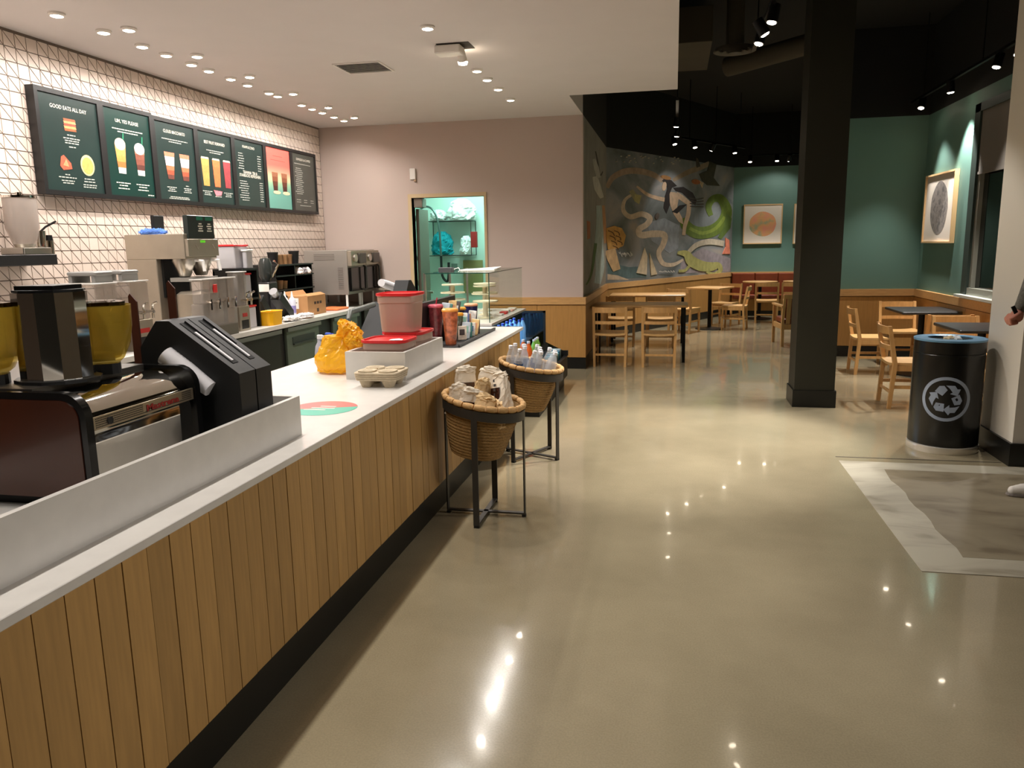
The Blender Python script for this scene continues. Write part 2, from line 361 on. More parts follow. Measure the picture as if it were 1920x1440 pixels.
# ---------------------------------------------------------------- triangular wall tiles
TP = .105; TZ0 = .93
tiles = []
ny = int((10.23-3.6)/TP); nzr = int((CZ-TZ0)/TP)
for i in range(ny):
    for j in range(nzr):
        y0 = 3.6+i*TP; z0 = TZ0+j*TP; tiles.append((i, j, y0, z0))
G = .0035
def tile_geo(mb, y0, z0, kind):
    a, b, c, d = (y0+G, z0+G), (y0+TP-G, z0+G), (y0+TP-G, z0+TP-G), (y0+G, z0+TP-G)
    e = G*1.5
    if kind == 0: polys = [[(y0+G, z0+G), (y0+TP-G-e, z0+G), (y0+G, z0+TP-G-e)]]
    elif kind == 1: polys = [[(y0+TP-G, z0+G+e), (y0+TP-G, z0+TP-G), (y0+G+e, z0+TP-G)]]
    else: polys = [[a, b, c, d]]
    for p in polys:
        mb.prism(p, lambda u, v: (-4.78, u, v), lambda u, v: (-4.775, u, v))
def behind_menu(y, z): return 5.25 < y+TP/2 < 9.9 and 2.12 < z+TP/2 < 2.86
cells = []
for (i, j, y0, z0) in tiles:
    kinds = [2] if (i*5+j*3) % 11 == 0 else [0, 1]
    for k in kinds: cells.append((y0, z0, k))
vis = sorted([c for c in cells if c[0] > 4.85 and not behind_menu(c[0], c[1]) and c[1] > 1.35], key=lambda c: (c[0]+abs(c[1]-2.2)*.4))
pick = set(vis[:290]); rest = MB()
proto_t = {}
for k in (0, 1, 2):
    mb = MB(); tile_geo(mb, 0, 0, k); mb.v = [v+Vector((4.78, 0, 0)) for v in mb.v]; proto_t[k] = mb.mesh('tile', tilem)
loc_wl = WM[wl].translation
for c in cells:
    if c in pick:
        o = bpy.data.objects.new('tile', proto_t[c[2]]); COL.objects.link(o); o.parent = wl; o.location = Vector((-4.78, c[0], c[1]))-loc_wl
    else: tile_geo(rest, c[0], c[1], c[2])
ro = rest.build('tile_field', tilem, wl, world=True); ro['kind'] = 'stuff'
# ---------------------------------------------------------------- ceiling lamps
HZ = 3.28
lensm = M('lamp_lens', (255, 240, 215), .4, emit=40.0, ecol=(255, 238, 212))
ringm = M('lamp_trim_white', (225, 220, 214), .5)
def spot(parent, p, aim, watts, angle, blend=.6, col=WARM, r=.035):
    l = bpy.data.lights.new('lamp', 'SPOT'); l.energy = watts; l.spot_size = math.radians(angle); l.spot_blend = blend; l.color = col; l.shadow_soft_size = r
    o = bpy.data.objects.new('lamp', l); COL.objects.link(o)
    d = (Vector(aim)-Vector(p)).normalized(); m = Matrix.Translation(Vector(p)) @ d.to_track_quat('-Z', 'Y').to_matrix().to_4x4()
    o.parent = parent; o.matrix_parent_inverse = WM[parent].inverted(); o.matrix_basis = m
    return o
def downlight(x, y, aim, watts, angle, group, label, blend=.6, r=.037):
    t = thing('recessed_spotlight', label, 'ceiling light', (x, y, CZ), 0, group)
    MB().lathe([(r+.018, 0), (r+.018, -.012), (r+.004, -.022), (r+.004, 0)], 20, cap=False).build('trim_ring', ringm, t, True)
    MB().lathe([(r, 0), (r, -.018), (r*.7, -.026), (.002, -.028)], 16).build('lens', lensm, t, True)
    spot(t, (x, y, CZ-.05), aim, watts, angle, blend)
    return t
wallrow = [(-4.16, y) for y in (5.35, 5.78, 6.08, 6.43, 6.69, 7.05, 7.35, 7.77, 7.95, 8.5, 8.76, 9.03, 9.36, 9.66, 4.9, 4.4, 3.9, 3.3)]
for x, y in wallrow:
    downlight(x, y, (-4.45, y, 1.2), SPOT_W*(.26 if y < 9 else .12), 162, 'recessed spots over the back worktop', 'round recessed ceiling spot in the close row beside the tiled wall')
for y in (5.34, 6.18, 7.01, 7.87, 8.72, 9.47, 4.4, 3.2):
    downlight(-3.94, y, (-3.5, y, .5), SPOT_W*(.55 if y < 8 else .15), 145, 'recessed spots over the staff aisle', 'round recessed ceiling spot in the wider-spaced row above the staff aisle')
for y in (8.9, 8.27, 7.78, 7.37, 5.88, 5.1, 4.3, 3.5, 2.7, 1.9, 1.1, .2, -.8):
    downlight(-1.83, y, (-1.55, y-.1, 0), SPOT_W*(.22 if y > 8.5 else .55 if y > 5 else .43), 125, 'recessed spots over the front counter', 'round recessed ceiling spot in the row above the front counter')
# the one pulled-down head with its square opening
t = thing('pulled_down_spotlight', 'white adjustable spot head hanging below its dark ceiling opening', 'ceiling light', (-1.78, 6.4, CZ))
MB().box(-.14, .13, -.02, .2, -.004, 0).build('opening', M('lamp_hole', (60, 55, 50), .8), t)
MB().rbox(-.16, .06, -.02, .13, -.075, -.01, .015).build('head', ringm, t)
MB().cyl((.03, .1, -.02), (.03, .16, -.1), .03, .04).build('barrel', ringm, t, True)
MB().lathe([(.042, 0), (.035, -.02), (.002, -.024)], 16, Matrix.Translation((.03, .17, -.11))).build('lens', lensm, t, True)
spot(t, (-1.75, 6.57, CZ-.17), (-1.6, 6.6, 0), SPOT_W*.65, 120)
def track_head(p, aim, watts, angle, label, group, lens=.035, blend=.45, col=WARM):
    p, aim = Vector(p), Vector(aim); d = (aim-p).normalized()
    t = thing('track_spotlight', label, 'track light', p, 0, group)
    MB().cyl(-d*.13, d*.0, .042, .046, 14).build('barrel', blackm, t, True)
    b_ = -d*.08; MB().tube([b_, (b_.x, b_.y, (HZ if p.z > 3 else 2.9)+.1195-p.z)], .008).build('stem', blackm, t)
    q = d.to_track_quat('Z', 'Y').to_matrix().to_4x4()
    MB().lathe([(lens, 0), (lens*.8, .006), (.002, .008)], 14, Matrix.Translation(d*.003) @ q).build('lens', lensm, t, True)
    spot(t, p+d*.03, aim, watts, angle, blend, col)
    return t
def rail(name, a, b, label):
    a, b = Vector(a), Vector(b); mb = MB(); d = (b-a).normalized(); n = Vector((d.y, -d.x, 0))*.018
    p = [a+n, b+n, b-n, a-n]; mb.add([q for q in p]+[q+Vector((0, 0, .03)) for q in p], [(0,3,2,1),(4,5,6,7),(0,1,5,4),(1,2,6,5),(2,3,7,6),(3,0,4,7)])
    for k in range(3):
        q = a.lerp(b, .1+.4*k); mb.cyl(q+Vector((0, 0, .03)), (q.x, q.y, TZ), .006, n=6)
    tag(mb.build('light_track', blackm), label, 'light track')
rail('light_track', (3.05, 6.75, HZ+.12), (3.05, 11.6, HZ+.12), 'black light track along the windowed green wall')
rail('light_track', (.69, 4.6, HZ+.12), (.69, 8.0, HZ+.12), 'black light track hanging beside the white ceiling edge by the ducts')
rail('light_track', (0.0, 10.4, HZ+.12), (0.0, 14.2, HZ+.12), 'black light track above the two long tables')
rail('light_track', (.1, 14.2, HZ+.12), (1.3, 16.1, HZ+.12), 'black light track slanting along the mural')
rail('light_track', (1.35, 17.55, HZ+.12), (3.3, 17.55, HZ+.12), 'black light track above the leather banquette')
rail('light_track', (4.3, -.5, 3.02), (4.3, 5.6, 3.02), 'added black light track, out of view above the entrance, facing the counter')  # added rail, out of view, carrying the spots that brighten the counter
g = 'track spots over the dining room'
K = SPOT_W
track_head((.69, 6.55, HZ), (.1, 6.4, 0), K*4.4, 60, 'black track spot near the ducts, its bright face turned down at the floor', g)
track_head((.66, 7.2, HZ), (-.2, 6.9, 0), K*2.8, 62, 'black track spot below the round ceiling diffuser', g)
track_head((.68, 6.9, HZ), (2.3, 7.0, .5), K*.9, 70, 'black track spot by the ducts turned towards the recycling bin', g)
track_head((.69, 5.2, HZ), (1.6, 4.6, 0), K*.6, 85, 'black track spot aimed at the marbled entrance mat', g)
track_head((3.05, 11.2, HZ), (2.5, 10.4, .4), K*2.0, 80, 'black track spot at the far end of the windowed wall', g)
track_head((3.06, 10.13, HZ), (3.29, 10.14, 1.2), K*3.4, 62, 'black track spot washing the green wall next to the window', g)
track_head((3.05, 8.8, HZ), (2.3, 8.6, .2), K*2.2, 85, 'black track spot above the dark square tables', g)
track_head((3.05, 8.3, HZ), (2.0, 7.7, 0), K*1.2, 85, 'black track spot near the white wall end', g)
track_head((-.01, 11.85, HZ), (-.3, 12.1, .5), K*.25, 60, 'black track spot above the nearer long table', g)
track_head((0.0, 12.9, HZ), (-.4, 13.45, .5), K*1.2, 62, 'black track spot above the farther long table', g)
track_head((-.03, 13.9, HZ), (.7, 13.4, 0), K*1.6, 80, 'black track spot at the mural end of the long-table track', g)
track_head((.32, 14.5, HZ), (.9, 14.0, 0), K*2.2, 85, 'brightest black track spot in front of the mural', g)
track_head((1.08, 15.65, HZ), (1.3, 15.2, 0), K*1.3, 90, 'black track spot at the right-hand end of the mural', g)
for x in (1.52, 2.06, 2.55):
    track_head((x, 17.5, HZ), (x, 16.9, .3), K*1.0, 95, 'small black track spot in the row above the leather banquette', 'track spots above the banquette')
track_head((.62, 15.02, HZ), (-.1, 15.9, 1.6), K*.28, 90, 'dim black track spot turned on to the mural', g)
track_head((2.3, 17.55, HZ), (2.1, 18.45, 1.7), K*.25, 110, 'dim black track spot turned on to the framed prints', g)
for y in (.2, 2.0, 3.8, 5.2):  # added spots out of view; without them the counter front is too dark
    track_head((4.3, y, 2.9), (-1.4, y-.3, .6), K*1.3, 50, 'added black track spot, out of view above the entrance, brightening the counter front', 'added track spots above the entrance')
# wash-up room lamp
t = thing('washroom_lamp', 'flat white ceiling lamp inside the wash-up room doorway', 'ceiling light', (-2.9, 11.2, 2.998))
MB().rbox(-.6, .6, -.15, .15, -.06, 0, .02).build('diffuser', M('cool_diffuser', (230, 255, 245), .4, emit=3.0), t)
l = bpy.data.lights.new('lamp', 'AREA'); l.energy = 46; l.size = .9; l.color = (.52, 1.0, .88)
lo = bpy.data.objects.new('lamp', l); COL.objects.link(lo); lo.parent = t; lo.location = (0, 0, -.08)
# ---------------------------------------------------------------- front counter
CY1 = 7.17
t = thing('front_counter', 'long service counter faced with vertical oak boards above a black toe kick', 'counter', (-1.9, 3.5, 0))
MB().box(-2.46, -1.415, -1.0, CY1-.03, .19, .855).build('carcass', M('counter_carcass', (40, 32, 24), .7), t, world=True)
MB().box(-2.44, -1.431, -1.0, CY1-.05, 0, .19).build('toe_kick', basem, t, world=True)
BW = .0985; y = -1.0; pm = MB().box(-.014, 0, .0018, BW-.0018, 0, .667).mesh('board', plankm)
c0 = WM[t].translation
while y+BW < CY1-.02:
    o = bpy.data.objects.new('board', pm); COL.objects.link(o); o.parent = t; o.location = Vector((-1.401+random.uniform(-.0012, .0012), y, .19))-c0; y += BW
tag(MB().rbox(-2.5, -1.387, -1.0, CY1, .857, .885, .004).build('worktop', quartz), 'long pale quartz worktop with a square edge on the oak-boarded counter', 'worktop')
# two open white risers standing on the worktop
def riser(label, y0, y1, name='counter_riser', closed=True):
    t = thing(name, label, 'riser', (-1.68, (y0+y1)/2, .885))
    MB().box(-1.53, -1.51, y0, y1, .885, 1.05).build('front_board', quartz, t, world=True)
    MB().box(-1.86, -1.53, y1-.02, y1, .885, 1.05).build('end_board', quartz, t, world=True)
    if closed:
        MB().box(-1.86, -1.53, y0, y0+.02, .885, 1.05).build('end_board', quartz, t, world=True)
        MB().box(-1.88, -1.86, y0, y1, .885, 1.05).build('back_board', quartz, t, world=True)
    return t
riser('long white upright divider on the worktop in front of the espresso machine', -.6, 2.9, 'counter_divider', False)
riser('open white box on the worktop holding the red-lidded tubs', 4.2, 4.95)
# ---------------------------------------------------------------- espresso machine
ex0, ex1, ey0, ey1, ez0, ez1 = -2.42, -1.675, 1.905, 2.47, .8855, 1.245
t = thing('espresso_machine', 'chrome espresso machine with dark red side panel and perforated logo strip', 'coffee machine', (-2.05, 2.2, .885))
def sec(r, ins=0.0):
    p = [(ex0, ez0+.04), (ex1-ins, ez0+.04)]
    for k in range(7):
        a = math.radians(90*k/6); p.append((ex1-ins-r+r*math.cos(a), ez1-ins-r+r*math.sin(a)))
    p.append((ex0, ez1-ins)); return p
MB().prism(sec(.13, .012), lambda a, b: (a, ey0+.03, b), lambda a, b: (a, ey1-.03, b)).build('body', chrome, t, True, world=True)
MB().prism(sec(.075), lambda a, b: (a, ey0, b), lambda a, b: (a, ey0+.03, b)).build('side_frame', M('gloss_black', (12, 12, 12), .2), t, True, world=True)
MB().prism(sec(.075), lambda a, b: (a, ey1-.03, b), lambda a, b: (a, ey1, b)).build('side_frame', MATS['gloss_black'], t, True, world=True)
MB().prism([(a, b) for a, b in sec(.06, .022)], lambda a, b: (a, ey0-.004, b), lambda a, b: (a, ey0+.004, b)).build('side_panel', M('dark_red_panel', (58, 24, 8), .25, noise=(4, .2), coat=.3), t, world=True)
MB().box(ex0+.05, ex1-.06, ey0+.04, ey1-.04, ez0, ez0+.045).build('base', blackm, t, world=True)
MB().box(ex0, ex1-.2, ey0+.03, ey1-.03, ez1-.012, ez1+.004).build('cup_tray', M('tray_grey', (96, 92, 86), .35, .8), t, world=True)
# perforated strip with the maker's lettering
gz0, gz1 = 1.125, 1.165
gr = MB().box(ex1-.013, ex1-.006, ey0+.035, ey1-.035, gz0, gz1).build('grille_strip', M('warm_steel', (178, 164, 140), .35, .9), t, world=True)
hl = MB()
for i in range(int((ey1-ey0-.09)/.006)):
    for j in range(5):
        yy = ey0+.045+i*.006; zz = gz0+.006+j*.0066
        if ey0+.26 < yy < ey0+.46 and 0 < j < 5: continue
        hl.box(ex1-.007, ex1-.0055, yy, yy+.0035, zz, zz+.0035)
h = hl.build('perforations', black, gr, world=True); h['kind'] = 'stuff'
lt = MB(); text_into(lt, 'Mastrena', .028, Matrix(((0, 0, 1, ex1-.0045), (1, 0, 0, ey0+.36), (0, 1, 0, gz0+.010), (0, 0, 0, 1))), .17, bold=.001)
lt.build('lettering', M('logo_red', (150, 30, 26), .4), gr, world=True, label='dark red script lettering')
bd = [(.012*math.cos(k*math.pi/8), .012*math.sin(k*math.pi/8)) for k in range(16)]
MB().prism(bd, lambda a, b: (ex1-.006, ey0+.105+a, 1.143+b), lambda a, b: (ex1-.002, ey0+.105+a, 1.143+b)).build('round_badge', black, gr, world=True)
# grinder housing: faceted mirror drum and two amber hoppers
HX, HY = -1.925, 2.10
oct_ = [(.112*math.cos(math.radians(15+30*k)), .098*math.sin(math.radians(15+30*k))) for k in range(12)]
hd = MB().prism(oct_, lambda a, b: (HX+a, HY+b, ez1+.012), lambda a, b: (HX+a, HY+b, 1.53)).build('grinder_housing', chrome, t, world=True)
MB().prism([(a*1.18, b*1.18) for a, b in oct_], lambda a, b: (HX+a, HY+b, ez1+.004), lambda a, b: (HX+a, HY+b, ez1+.014)).build('housing_foot', black, hd, world=True)
MB().prism([(a*.96, b*.96) for a, b in oct_], lambda a, b: (HX+a, HY+b, 1.531), lambda a, b: (HX+a, HY+b, 1.538)).box(HX-.07, HX+.07, HY-.06, HY+.06, 1.538, 1.551).build('housing_lid', blackm, hd, world=True)
amber = MILKY('amber_plastic', (204, 178, 72), .34, .08)
for dx, dy, s, zt in ((-.16, -.09, 1.0, 1.49), (.045, .165, .92, 1.475)):
    T = Matrix.Translation((HX+dx, HY+dy, 0)) @ Matrix.Rotation(math.radians(35), 4, 'Z')
    hp = MB().lathe([(.035*s, ez1+.03), (.06*s, ez1+.05), (.085*s, ez1+.10), (.096*s, ez1+.16), (.098*s, zt), (.094*s, zt), (.09*s, ez1+.15), (.05*s, ez1+.055), (.02, ez1+.045)], 20, T, sq=3.2, cap=False).build('bean_hopper', amber, t, True, world=True)
    MB().lathe([(.045*s, ez1), (.045*s, ez1+.035)], 16, T, sq=4).build('hopper_foot', black, hp, world=True)
    MB().lathe([(.08*s, zt-.004), (.08*s, zt+.012), (.05*s, zt+.016)], 16, T, sq=3.2).build('hopper_lid', CLEAR('smoked_lid', (120, 110, 80), .1), hp, world=True)
MB().rbox(ex1-.42, ex1-.30, ey0+.42, ey1-.04, ez1+.004, ez1+.05, .01).build('warmer_box', black, t, world=True)
# ---------------------------------------------------------------- black cup and lid dispensers
cupm = M('paper_cup_white', (222, 220, 222), .5)
def dispenser(label, loc, cups=True, rz=0.0):
    t = thing('cup_dispenser', label, 'dispenser', loc, rz)
    P = [(.2, 0), (.2, .315), (-.07, .508), (-.125, .508), (-.2, .41), (-.2, 0)]
    w = .055
    body = MB().prism(P, lambda a, b: (a, -w, b), lambda a, b: (a, w, b)).build('body', M('black_acrylic', (12, 13, 12), .5), t)
    d = Vector((-.27, 0, .193)).normalized(); n = Vector((.193, 0, .27)).normalized()
    a = Vector((.155, 0, .3475)); b = Vector((-.052, 0, .4955))
    sl = MB()
    for s in (-1, 1): sl.add([a+n*.001+Vector((0, s*.0-.018+.0, 0)), b+n*.001+Vector((0, -.018, 0)), b+n*.001+Vector((0, .018, 0)), a+n*.001+Vector((0, .018, 0))], [(0, 1, 2, 3)])
    sl.prism([(0, -.018), (0, .018), (1, .018), (1, -.018)], lambda u, v: a.lerp(b, u)+n*.0008+Vector((0, v, 0)), lambda u, v: a.lerp(b, u)+n*.002+Vector((0, v, 0))).build('slot', M('slot_black', (6, 6, 6), .7), t)
    MB().prism([(.05, -.006), (.05, .006), (.75, .006), (.75, -.006)], lambda u, v: a.lerp(b, u)+n*.002+Vector((0, v-.006, 0)), lambda u, v: a.lerp(b, u)+n*.006+Vector((0, v-.006, 0))).build('lid_stack', cupm, t)
    MB().prism([(.35, .008), (.35, .013), (1.0, .013), (1.0, .008)], lambda u, v: a.lerp(b, u)+n*.002+Vector((0, v, 0)), lambda u, v: a.lerp(b, u)+n*.01+Vector((0, v, 0))).build('divider', black, t)
    if cups:
        mb = MB(); p0 = Vector((.085, -w-.012, .258)); p1 = p0+d*.215
        for k in range(7):
            q0 = p0+d*(k*.018 if k else 0); q1 = p0+d*(.11+.018*k)
            mb.cyl(p0+d*(k*.015), p0+d*(.12+.0155*k), .030, .037, 18)
        mb.build('cup_stack', cupm, t, True)
    return t
D1 = dispenser('black angled dispenser with a stack of white cups along its side', (-1.755, 2.592, .886))
D2 = dispenser('black angled lid dispenser without cups, next to the divider end', (-1.755, 2.71, .885), False)
MB().prism([(0, 0), (.034, 0), (.034, .25), (.008, .28), (0, .27)], lambda a, b: (-.235+a, -.05, .33+b), lambda a, b: (-.235+a, -.044, .33+b)).build('brown_paddle', M('brown_wood_paddle', (74, 34, 14), .5), D1)
MB().prism([(0, 0), (.034, 0), (.034, .25), (.008, .28), (0, .27)], lambda a, b: (-.19+a, .0, .37+b), lambda a, b: (-.19+a, .006, .37+b)).build('brown_paddle', MATS['brown_wood_paddle'], D2)
kids_index()
t = thing('cup_sleeve', 'long slanted stack of white cups behind the tall red-lidded tub', 'cups', (-2.24, 6.12, .886))
MB().box(-.05, .05, -.1, .16, 0, .375).build('holder', black, t)
for k in range(9): MB().cyl((0, -.36+.03*k, .49-.0055*k), (0, -.24+.046*k, .468-.0085*k), .030, .035, 16).build('cup', cupm, t, True)
dispenser('black angled cup dispenser beside the merchandise tray', (-2.06, 5.86, .886), True, math.pi/2)
# ---------------------------------------------------------------- round decal, pulp carrier, yellow bag
c = (PZ(560, 765, .885)+PZ(648, 765, .885))/2; c = Vector((-1.655, 3.41, .885)); R_ = .165
t = thing('round_decal', 'round coral and teal sticker lying on the worktop', 'decal', c)
def disc_part(th0, th1, r, z, n=24): return [(r*math.cos(th0+(th1-th0)*k/n), r*math.sin(th0+(th1-th0)*k/n)) for k in range(n+1)]
MB().prism(disc_part(0, 2*math.pi*.999, R_, 0, 40), lambda a, b: (a, b, .0004), lambda a, b: (a, b, .0012)).build('teal_field', M('decal_teal', (46, 178, 150), .35), t)
MB().prism(disc_part(math.radians(20), math.radians(200), R_*.995, 0), lambda a, b: (a, b, .0012), lambda a, b: (a, b, .0017)).build('coral_field', M('decal_coral', (226, 92, 84), .35), t)
mb = MB()
for k, (x0, x1) in enumerate(((-.08, .03), (-.06, .06), (-.03, .05))): mb.box(x0, x1, -.05+.04*k, -.035+.04*k, .0017, .002)
mb.build('print_lines', M('decal_white', (236, 220, 208), .5), t)
pulp = M('grey_pulp', (196, 180, 152), .9, noise=(40, .08), bump=(120, .4))
cc = Vector((-1.60, 4.055, .885))
tag(thing('cup_carrier', 'stack of moulded pulp cup carriers in front of the white box', 'cup carrier', cc), 'stack of moulded pulp cup carriers in front of the white box', 'cup carrier')
t = [o for o in COL.objects if o.name == 'cup_carrier'][0]
for sx in (-1, 1):
    for sy in (-1, 1): MB().lathe([(.026, 0), (.031, .012), (.041, .04)], 14, Matrix.Translation((sx*.065, sy*.062, 0)), sq=3).build('cup_well', pulp, t, True)
for k in range(4):
    z = .04+k*.0115; g_ = .112+.002*k
    m2 = MB(); m2.rbox(-g_-.008, g_+.008, -g_, g_, z, z+.011, .03)
    m2.build('tray', pulp, t)
m2 = MB()
for sx in (-1, 1):
    for sy in (-1, 1): m2.lathe([(.05, .0862), (.05, .094), (.044, .094), (.03, .0865)], 16, Matrix.Translation((sx*.06, sy*.058, 0)), sq=3, cap=False)
m2.lathe([(.022, .086), (.016, .102), (.002, .104)], 12).build('rim', pulp, t, True)
# knotted yellow carrier bag
yb = MILKY('yellow_film', (246, 190, 40), .66, .25)
t = thing('yellow_bag', 'crumpled yellow plastic bag with a tied neck on the worktop', 'bag', (-2.045, 4.45, .897))
def crumple(name, prof, seed, mat, T, amp=.16, n=40, rows=14, parent=None):
    mb = MB(); vs = []; m = 18
    for j in range(m+1):
        u = j/m
        k = u*(len(prof)-1); i0 = min(int(k), len(prof)-2); f = k-i0; r = prof[i0][0]*(1-f)+prof[i0+1][0]*f; z = prof[i0][1]*(1-f)+prof[i0+1][1]*f
        for i in range(n):
            a = 2*math.pi*i/n; p = Vector((math.cos(a), math.sin(a), u*2))
            w = 1+amp*noise.noise(p*1.8+Vector((seed, 0, 0)))+amp*.8*abs(noise.noise(p*4.1+Vector((0, seed, 0))))+amp*.3*noise.noise(p*11)
            vs.append((r*w*math.cos(a), r*w*math.sin(a), z+(.02*noise.noise(p*5+Vector((seed, 1, 1))) if 0 < j < m else 0)))
    fs = [(j*n+i, j*n+(i+1) % n, (j+1)*n+(i+1) % n, (j+1)*n+i) for j in range(m) for i in range(n)]+[tuple(range(n-1, -1, -1)), tuple(range(m*n, m*n+n))]
    mb.add(vs, fs, T); return mb
crumple('b', [(.122, 0), (.13, .03), (.122, .09), (.10, .14), (.08, .19), (.066, .22)], 3.1, yb, Matrix.Diagonal((1.1, .85, 1, 1))).build('sack', yb, t)
crumple('b', [(.055, .0), (.05, .05), (.062, .10), (.075, .13), (.03, .15)], 8.4, yb, Matrix.Translation((.02, .02, .165)) @ Matrix.Rotation(math.radians(35), 4, 'Y'), .35).build('loose_neck', yb, t)
crumple('b', [(.04, .0), (.05, .03), (.06, .07), (.02, .09)], 5.4, yb, Matrix.Translation((.09, -.02, .17)) @ Matrix.Rotation(math.radians(60), 4, 'Y'), .3).build('handle', yb, t)
# ---------------------------------------------------------------- red-lidded tubs
tubm = MILKY('milky_tub', (212, 184, 168), .66, .3)
def tub(label, loc, w, d, h, lidh=.018, taper=.86, rz=0.0, name='food_tub', mat=None, tagpaper=False, lid=True):
    t = thing(name, label, 'tub', loc, rz); n = 28
    pr = [(taper, 0), (taper+.02, h*.1), (.96, h*.8), (1.0, h*.82), (1.0, h)]
    mb = MB(); mb.lathe([(.5*k, z) for k, z in pr], n, Matrix.Diagonal((w, d, 1, 1)), sq=6); mb.build('body', mat or tubm, t, True)
    if lid:
        MB().lathe([(.515, h), (.53, h+.004), (.53, h+lidh), (.50, h+lidh), (.49, h+lidh*.5), (.002, h+lidh*.5)], n, Matrix.Diagonal((w, d, 1, 1)), sq=6, cap=False).build('lid', red, t, True)
    if tagpaper: MB().add([(.02, -.07, h+lidh*.7), (.1, -.06, h+lidh*.7), (.09, -.01, h+lidh*.7), (.06, .0, h+lidh*.9), (.015, -.015, h+lidh*.7)], [(0, 1, 2, 3, 4)]).build('torn_label', paper, t)
    return t
tub('low milky tub with a red lid and torn white label, in the white box', (-1.675, 4.40, .886), .27, .27, .205, tagpaper=True)
tub('low milky tub with a red lid under the tall tub', (-1.675, 4.745, .886), .26, .30, .215)
tub('tall milky tub with a red lid on top of a low tub', (-1.71, 4.72, 1.1205), .25, .25, .225)
# ---------------------------------------------------------------- menu boards on the tiled wall
mframe = M('menu_frame_black', (22, 20, 20), .4)
MX = -4.70; MZ0, MZ1 = 2.095, 2.89
def mcol(c, n): return M('menu_'+n, c, .3, noise=(2.5, .10))
GRN = mcol((20, 50, 44), 'green'); GRD = mcol((34, 50, 47), 'slate_green'); GRY = mcol((66, 68, 62), 'grey'); 
ink = M('menu_ink', (226, 222, 206), .6); ink2 = M('menu_ink_dim', (176, 178, 168), .6)
PW = .5
class Board:
    def __init__(s, y0, y1, label, mat, top=MZ1):
        s.y0, s.y1 = y0, y1; s.z0, s.z1 = MZ0, top
        s.t = thing('menu_board', label, 'menu board', (MX-.04, (y0+y1)/2, MZ0), 0, 'menu boards on the tiled wall')
        f = .035
        MB().box(-4.774, MX, y0, y1, MZ0, MZ0+f).box(-4.774, MX, y0, y1, top-f, top).box(-4.774, MX, y0, y0+f, MZ0+f, top-f).box(-4.774, MX, y1-f, y1, MZ0+f, top-f).build('frame', mframe, s.t, world=True)
        s.panel = MB().box(-4.774, MX-.012, y0+f, y1-f, MZ0+f, top-f).build('poster', mat, s.t, world=True)
        s.a0, s.a1, s.b0, s.b1 = y0+f, y1-f, MZ0+f, top-f
        s.x = MX-.0115
    def T(s, u, v, dx=0.0): return Matrix(((0, 0, 1, s.x+dx), (1, 0, 0, s.a0+(s.a1-s.a0)*u), (0, 1, 0, s.b0+(s.b1-s.b0)*v), (0, 0, 0, 1)))
    def title(s, txt, v, w, size=.042, u=.5):
        mb = MB(); text_into(mb, txt, size, s.T(u, v, .0005), w*(s.a1-s.a0), bold=.0002); mb.build('lettering', ink, s.panel, world=True)
    def lines(s, rows, mat=None):
        # blocks of print too small to read: (u centre, v, half width)
        mb = MB()
        for u, v, w in rows:
            T = s.T(u, v); n = max(2, int(w*16)); x = -w; W_ = s.a1-s.a0
            while x < w:
                k = random.uniform(.03, .07); mb.box(x*W_, min(w, x+k)*W_, -.004, .004, 0, .0006, T); x += k+.012
        q = mb.build('small_print', mat or ink2, s.panel, world=True); q['kind'] = 'stuff'
    def shape(s, pts, col, name, dx=.001, rough=.5):
        mb = MB(); T = s.T(0, 0, dx); W_, H_ = s.a1-s.a0, s.b1-s.b0
        mb.prism(pts, lambda a, b: T @ Vector((a*W_, b*H_, 0)), lambda a, b: T @ Vector((a*W_, b*H_, .0008)))
        return mb.build(name, M('print_%d_%d_%d' % col, col, rough, noise=(45, .14)), s.panel, world=True)
    def cup(s, u, v0, v1, w0, w1, cols, foot=True):
        n = len(cols); dv = (v1-v0)/n
        for k, c in enumerate(cols):
            a, b = k/n, (k+1)/n; wa, wb = w0+(w1-w0)*a, w0+(w1-w0)*b
            s.shape([(u-wa, v0+dv*k), (u+wa, v0+dv*k), (u+wb, v0+dv*(k+1)), (u-wb, v0+dv*(k+1))], c, 'printed_cup', .001)
def ell(u, v, a, b, n=20, r=0.0): return [(u+a*math.cos(2*math.pi*k/n+r), v+b*math.sin(2*math.pi*k/n+r)) for k in range(n)]
ys = [5.215, 5.905, 6.565, 7.235, 7.905, 8.575, 9.225, 9.915]
B1 = Board(ys[0], ys[1], 'menu board with a sandwich, a slice and a round bowl', GRD)
B1.title('GOOD EATS ALL DAY', .86, .62)
for k, c in enumerate(((150, 84, 44), (214, 150, 92), (160, 70, 52), (206, 146, 96), (150, 84, 50))):
    B1.shape([(.40-.0*k, .64+.026*k), (.60, .645+.026*k), (.585, .67+.026*k), (.385, .668+.026*k)], c, 'printed_sandwich')
B1.lines([(.5, .60, .07), (.5, .565, .14), (.5, .54, .12), (.5, .515, .12), (.5, .475, .06), (.36, .175, .04), (.36, .145, .15), (.36, .11, .11), (.36, .085, .09), (.74, .15, .09), (.74, .12, .1), (.74, .085, .12), (.74, .06, .12)])
B1.shape([(.25, .26), (.30, .22), (.45, .24), (.44, .30), (.33, .38), (.28, .36)], (190, 84, 58), 'printed_slice'); B1.shape([(.30, .27), (.40, .26), (.36, .34)], (220, 140, 96), 'printed_slice', .002)
B1.shape(ell(.73, .30, .125, .115), (206, 190, 140), 'printed_bowl'); B1.shape(ell(.73, .295, .10, .092), (196, 160, 84), 'printed_food', .002)
B2 = Board(ys[1], ys[2], 'menu board with two whipped-cream iced drinks on green', GRN)
